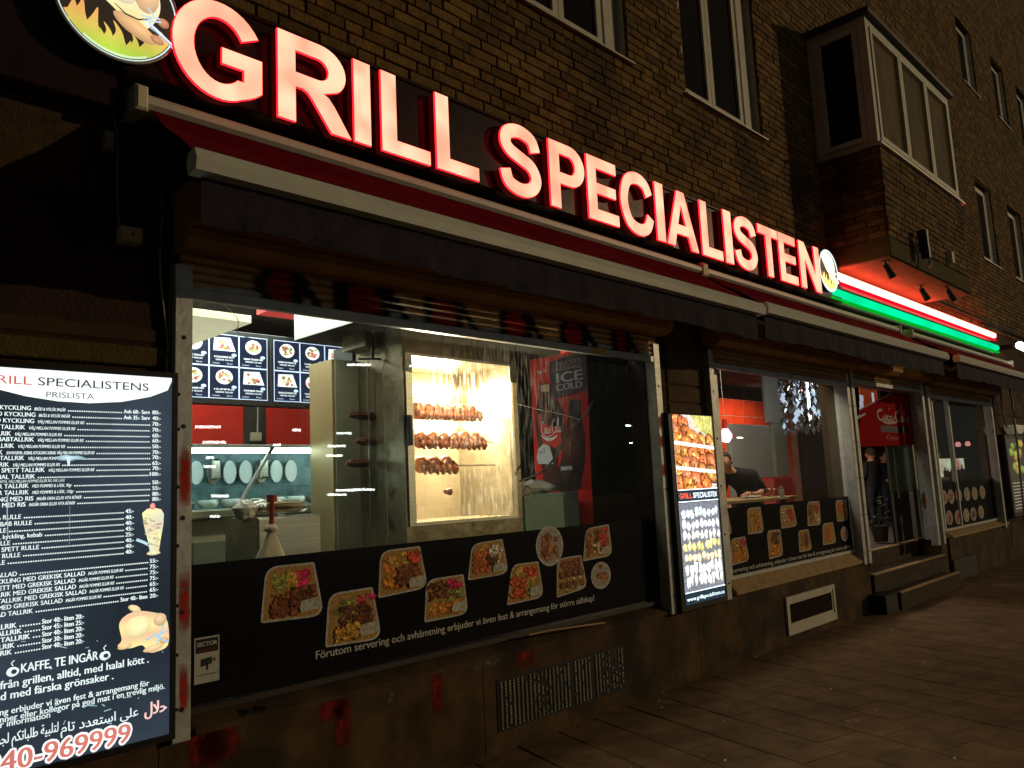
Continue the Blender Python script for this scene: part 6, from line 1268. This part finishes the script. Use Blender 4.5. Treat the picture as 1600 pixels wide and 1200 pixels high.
for hx, hy, hz in ((dx-.18, dy-.27, 1.415), (dx-.22, dy+.14, 1.42)):
    m_ = MB(); m_.tube([(hx+.02, hy, hz), (hx-.05, hy, hz), (hx-.085, hy, hz-.003)], [.024, .032, .026], 8)
    for k in range(4): m_.tube([(hx-.075, hy-.027+k*.018, hz), (hx-.12-.006*(k in (1, 2)), hy-.03+k*.019, hz-.006), (hx-.15-.008*(k in (1, 2)), hy-.03+k*.019, hz-.028)], [.0095, .0085, .007], 7)
    m_.tube([(hx-.03, hy-.025, hz), (hx-.06, hy-.055, hz-.008), (hx-.085, hy-.058, hz-.02)], [.012, .010, .008], 7); m_.build('hand', M['skin'], pn, smooth=True)
wt = MB(); wt.tube([(dx-.145, dy-.275, 1.415), (dx-.165, dy-.272, 1.415)], .031, 12); wt.build('wristwatch', M['steel'], pn)
def stander(px, py, y, face, label, jacket, hair=True, back=False):
    h_ = P(px, py, y); x, z_ = h_.x, h_.z; t = empty('person', (x, y, FZ), label, 'person'); fl_ = FZ+.04; s_ = (z_-fl_)/1.58
    f = Vector((face[0], face[1], 0)).normalized(); r_ = Vector((-f.y, f.x, 0)); o = Vector((x, y, fl_)); Q = lambda a, b, c_: tuple(o + r_*a*s_ + f*b*s_ + Vector((0,0,c_*s_)))
    V_ = [Q(0,0,.92), Q(0,0,1.12), Q(0,0,1.32), Q(0,0,1.42), Q(0,0,1.52), Q(-.19,0,1.36), Q(-.23,-.02,1.10), Q(-.20,.14,.98), Q(.19,0,1.36), Q(.23,-.02,1.10), Q(.20,.14,.98), Q(-.10,0,.85), Q(-.11,.02,.48), Q(-.11,0,.06), Q(-.11,.12,.0), Q(.10,0,.85), Q(.11,.02,.48), Q(.11,0,.06), Q(.11,.12,.0)]
    E_ = [(0,1),(1,2),(2,3),(3,4),(2,5),(5,6),(6,7),(2,8),(8,9),(9,10),(0,11),(11,12),(12,13),(13,14),(0,15),(15,16),(16,17),(17,18)]
    skin_mesh('body', V_, E_, [(.15,.11),(.15,.11),(.17,.12),.07,.05,.07,.05,.035,.07,.05,.035,.09,.065,.045,.035,.09,.065,.045,.035], [jacket, M['skin'], M['jeans']], lambda c__: 1 if c__.z > fl_+1.43*s_ else (2 if c__.z < fl_+.85*s_ else 0), t)
    head_mesh((x, y, z_), face).build('head', M['skin'], t, smooth=True); hair_mesh((x, y, z_), face).build('hair', M['hair'], t, smooth=True)
    for sg in (-1, 1):
        b_ = Vector(Q(.20*sg, .14, .98)); m_ = MB(); e_ = b_ + f*.06; m_.tube([tuple(b_), tuple(e_)], [.026, .032], 8)
        for k in range(4): g0 = e_ + r_*(-.024+.016*k); m_.tube([tuple(g0), tuple(g0+f*.035+Vector((0,0,-.012))), tuple(g0+f*.05+Vector((0,0,-.035)))], [.0095,.0085,.007], 6)
        m_.tube([tuple(b_+r_*sg*-.02+f*.02), tuple(b_+r_*sg*-.05+f*.05)], [.011,.008], 6); m_.build('hand', M['skin'], t, smooth=True)
stander(1360, 710, 1.9, (.4, 1), 'person with dark hair standing just inside the entrance, back to the street', M['fabricblk'])
stander(1381, 714, 2.3, (-.3, -1), 'person in black facing the street behind the entrance glass', M['fabricblk'])

# ------------------------------------------------ entrance door
dr = MB(); yd = .09
def R_px(px0, py0, px1, py1, y): a = P(px0, py0, y); b = P(px1, py1, y); return a.x, b.x, b.z, a.z
dx0 = 9.78; dx1 = 12.34
f = MB(); f.box(dx0, dx0+.06, yd, yd+.08, FZ+.02, 2.74); f.box(dx1-.10, dx1, yd, yd+.08, FZ+.02, 2.74); f.box(dx0+.06, dx1-.10, yd, yd+.08, 2.68, 2.74)
do = f.build('entrance_frame', M['alu'], bl)
yl = .30; ax_, bx_ = P(1388, 730, yl).x, P(1428, 730, yl).x; zz1 = XZ(1410, 768, yl)[1]
dl = empty('door_leaf', ((ax_+bx_)/2, yl, FZ), 'entrance door leaf with green tinted pane and black lower panel', 'door'); MB().bbox(ax_, bx_, yl, yl+.03, FZ+.03, zz1, .004).build('lower_panel', M['black'], dl); MB().bbox(ax_, bx_, yl+.005, yl+.02, zz1+.002, 2.72, .004).build('pane', M['green_d'], dl); MB().bbox(bx_, bx_+.06, yl-.01, yl+.04, FZ+.03, 2.74, .004).build('stile', M['frame'], dl)
MB().box(dx0-.0, dx0+.012, .02, yd-.002, .45, 2.7).build('door_reveal', M['plaster'], do)
# red poster hanging inside the entrance
yp = .19; cor = [(1344,606+34),(1432,598),(1434,695),(1344,698)]; w_ = [P(a, b, yp) for a, b in cor]
ps = empty('red_poster', ((w_[0].x+w_[1].x)/2, yp, w_[3].z), 'dark red poster with white cola script hanging in the entrance, its top edge cut aslant', 'poster')
q_ = MB(); q_.poly([(p_.x, p_.z) for p_ in w_], yp, yp+.01); q_.build('sheet', mat('dull_red_sheet', (.30,.008,.008), .9, var=.1, spec=.02), ps)
pr = Print(); a, b = XZ(1371, 655, yp), XZ(1420, 648, yp); cola(pr, a[0], a[1]-.02, .16, b[0]-a[0], (.42,.30,.26), 1); c1, c2 = XZ(1385, 684, yp), XZ(1411, 682, yp); pr.text('Öppet', c1[0], c1[1]-.02, .06, (.30,.06,.05), 1, x1=c2[0], bold=.02)
for k in range(4): a_ = XZ(1378+k*11, 640-k*1.2, yp); pr.blob(a_[0], a_[1], .02, .02, (.25,.05,.04), 1, .2, 8)
a_ = XZ(1376, 668, yp); b_ = XZ(1417, 662, yp); pr.rect(a_[0], b_[0], a_[1]-.06, a_[1]+.03, (.03,.005,.005), 1); pr.build('lettering', yp-.001, M['prt_flat'], ps)
q_ = MB(); q_.tube([tuple(w_[0]+Vector((-.02,-.01,0))), tuple(w_[1]+Vector((.06,-.01,.06)))], .008, 6); q_.build('hanging_rod', M['alu'], ps)
q_ = MB(); q_.tube([tuple(P(1336, 655, .2)), tuple(P(1350, 647, .2))], .02, 8); tag(q_.build('door_closer_arm', M['alu']), 'short metal bar sticking out beside the entrance frame', 'bar')
# orange menu poster deep inside the entrance
a = P(1343, 602, 1.2); b = P(1376, 660, 1.2); mp_ = empty('orange_menu_poster', ((a.x+b.x)/2, 1.2, b.z), 'orange menu poster with small pictures inside the entrance', 'poster'); MB().box(a.x, b.x, 1.2, 1.22, b.z-.3, a.z).build('sheet', mat('orange_sheet_glow', (.62,.10,.02), .5, emit=(.35,.045,.01,1), estr=.30), mp_)  # sheet and pictures carry a faint painted glow of their own
pr = Print()
for k in range(4): q = P(1345, 622+k*10, 1.2); pr.rect(q.x-.06, q.x+.10, q.z-.05, q.z+.05, (.30,.32,.36), 1)
for k in range(2): q = P(1364, 622+k*22, 1.2); pr.rect(q.x-.05, q.x+.05, q.z-.09, q.z+.09, (.35,.36,.40), 1)
pr.build('pictures', 1.198, M['prt_lit'], mp_)
pl_ = P(1386, 805, .5); pt = empty('potted_plant', (pl_.x, .62, FZ), 'small leafy plant in a pot just inside the entrance', 'plant'); q_ = MB(); q_.lathe(pl_.x, .62, [(0, FZ+.02), (.09, FZ+.02), (.12, FZ+.24), (.10, FZ+.24), (0, FZ+.22)], 14); q_.build('pot', M['darkfurn'], pt); q_ = MB()
for k in range(40):
    a = R.uniform(0, 6.28); e_ = R.uniform(.05, .20); zt1 = FZ+.3+R.uniform(0, .35); c0 = Vector((pl_.x+e_*math.cos(a), .62+e_*math.sin(a), zt1)); d_ = Vector((math.cos(a), math.sin(a), R.uniform(-.3,.5)))*.06; n1 = Vector((-math.sin(a), math.cos(a), 0))*.022; q_.add([tuple(c0-d_), tuple(c0+n1), tuple(c0+d_), tuple(c0-n1)], [(0,1,2,3)])
q_.tube([(pl_.x, .62, FZ+.2), (pl_.x, .62, FZ+.5)], .008, 5); q_.build('leaves', mat('plant_leaf', (.05,.12,.03), .5, var=.4), pt)
# far dining room behind window 3: bar counter with lamps
nA, nB = P(1472, 732, 1.6), P(1519, 732, 1.6); zA, zB = XZ(1495, 744, 1.6)[1], XZ(1495, 716, 1.6)[1]
br_ = empty('bar_counter', ((nA.x+nB.x)/2, 1.7, FZ), 'dim bar counter with a lit niche and bottles behind the last window', 'counter'); MB().bbox(nA.x-.3, nB.x+.6, 1.62, 2.0, FZ, zA-.06, .01).build('base', M['darkfurn'], br_); MB().bbox(nA.x-.3, nB.x+.6, 1.40, 2.0, zA-.06, zA-.01, .01).build('top', M['wood'], br_)
MB().box(nA.x, nB.x, 1.75, 1.78, zA, zB).build('lit_niche', emat('niche_glow', (.75,.66,.48), .8, .9, 2.2), br_)
MB().bbox(nA.x-.3, nB.x+.6, 1.5, 1.9, zB, zB+.12, .01).build('canopy', M['shutbox'], br_)
for k in range(9): x = nA.x+.15+k*.24+R.uniform(-.04,.04); q_ = MB(); h_ = R.uniform(.16,.26); z_ = zA-.009; q_.lathe(x, 1.6, [(0,z_),(.04,z_),(.04,z_+h_*.6),(.012,z_+h_*.75),(.012,z_+h_),(0,z_+h_)], 8); tag(q_.build('bottle', M['darkfurn'], smooth=True), 'dark bottle standing in front of the lit niche', 'bottle', 'bottles on the bar shelf')
for k, (px, py) in enumerate(((1497, 694), (1512, 693))): p = P(px, py, 1.6); q_ = MB(); q_.lathe(p.x, 1.6, [(0, p.z-.06), (.05, p.z-.05), (.06, p.z), (.03, p.z+.05), (0, p.z+.05)], 10); tag(q_.build('small_pink_lamp', emat('pink_dim%d' % k, (1.0,.35,.35), .9)), ['small pink hanging lamp deep behind the last window, left of the pair', 'small pink hanging lamp deep behind the last window, right of the pair'][k], 'pendant lamp')
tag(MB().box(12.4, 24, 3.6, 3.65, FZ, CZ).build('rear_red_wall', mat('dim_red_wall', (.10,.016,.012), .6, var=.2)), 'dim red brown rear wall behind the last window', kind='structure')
p = P(1436, 640, 1.0); q_ = MB(); q_.poly(arc(p.x, p.z, .16, .17, 0, 360, 20)[:-1], 1.0, 1.02); tag(q_.build('blue_screen', emat('blue_glow', (.12,.17,.28), .8)), 'dim blue rounded screen beside the entrance mullion', 'screen')

# ------------------------------------------------ unseen building and tube lamps added for streaks in the glass
op = empty('opposite_building', (4, -20, 0), 'dark unseen building across the street, added behind the tubes mirrored in the window glass', 'building'); MB().box(-40, 10, -20.4, -20, 0, 12).build('wall', M['plaster_l'], op); MB().box(-40, 10, -20, -14.0, 8.0, 8.4).build('canopy', M['plaster_l'], op)
def refl(px, py, yv):
    v = ray(px, py); t_ = (YF+.01-CAM.y)/v.y; G = CAM+v*t_; v.y = -v.y; s_ = (yv-G.y)/v.y; return G+v*s_
tubes = [(305,344,667),(317,352,691),(348,377,707),(322,333,715),(427,438,695),(457,469,672),(512,539,697),(510,534,712),(543,578,570),(526,548,677),(525,560,766),(550,584,765),(512,540,773),(640,657,572),(978,998,665),(990,1000,681),(984,994,692),(330,357,775),(328,342,807),(318,336,729),(1152,1160,684),(1132,1138,690)]
for k, (a, b, y) in enumerate(tubes):
    yv = -13.5; A, B = refl(a, y, yv), refl(b, y, yv)
    if max(abs(A.x), abs(B.x)) > 60: continue
    q_ = MB(); q_.tube([tuple(A), tuple(B)], .035, 6); tag(q_.build('added_streak_tube', M['e_tube']), 'unseen tube lamp added across the street for a mirrored streak in the shop glass', 'lamp', 'tube lamps added for streaks in the glass')

# ------------------------------------------------ lamp light and added fills inside the shop
def area(name, loc, size, power, col, rot=(0, 0, 0), sy=None):
    d = bpy.data.lights.new(name, 'AREA'); d.energy = power; d.color = col; d.size = size; d.shape = 'RECTANGLE'; d.size_y = sy or size; o = bpy.data.objects.new(name, d); COL.objects.link(o); o.location = loc; o.rotation_euler = rot; return o
area('kitchen_light', (2.6, 2.3, 3.12), 1.2, 45, (.92, 1.0, .88), sy=.6)
area('window_fill', (2.75, .62, 3.10), 1.9, 20, (1.0, 1.0, .80), sy=.12)  # fill added by the window to brighten the cabinet front
area('kitchen_light_right', (5.4, .95, 3.12), .6, 12, (.95, 1.0, .92), sy=.4)
area('counter_light', (2.9, 2.6, 3.12), 1.6, 34, (.92, 1.0, .90), sy=.5)
area('oven_light', ((gx0+gx1)/2+.1, oy+od-.10, gz1-.25), .38, 210, (1.0, .92, .78), rot=(math.radians(-40), 0, 0))
area('oven_front_fill', ((gx0+gx1)/2-.1, oy+.06, gz1-.03), .5, 6, (1.0, .86, .66), sy=.05)  # fill added inside the oven to light the chickens from the front
area('dining_light', (8.4, .62, 3.12), 1.0, 34, (1.0, .90, .72), sy=.5)
area('tile_light', (12.6, 2.4, 3.12), 1.2, 70, (1.0, .88, .72), sy=.6)
area('bar_light', (14.5, 1.2, 3.12), 1.0, 1.5, (1.0, .70, .42), sy=.6)
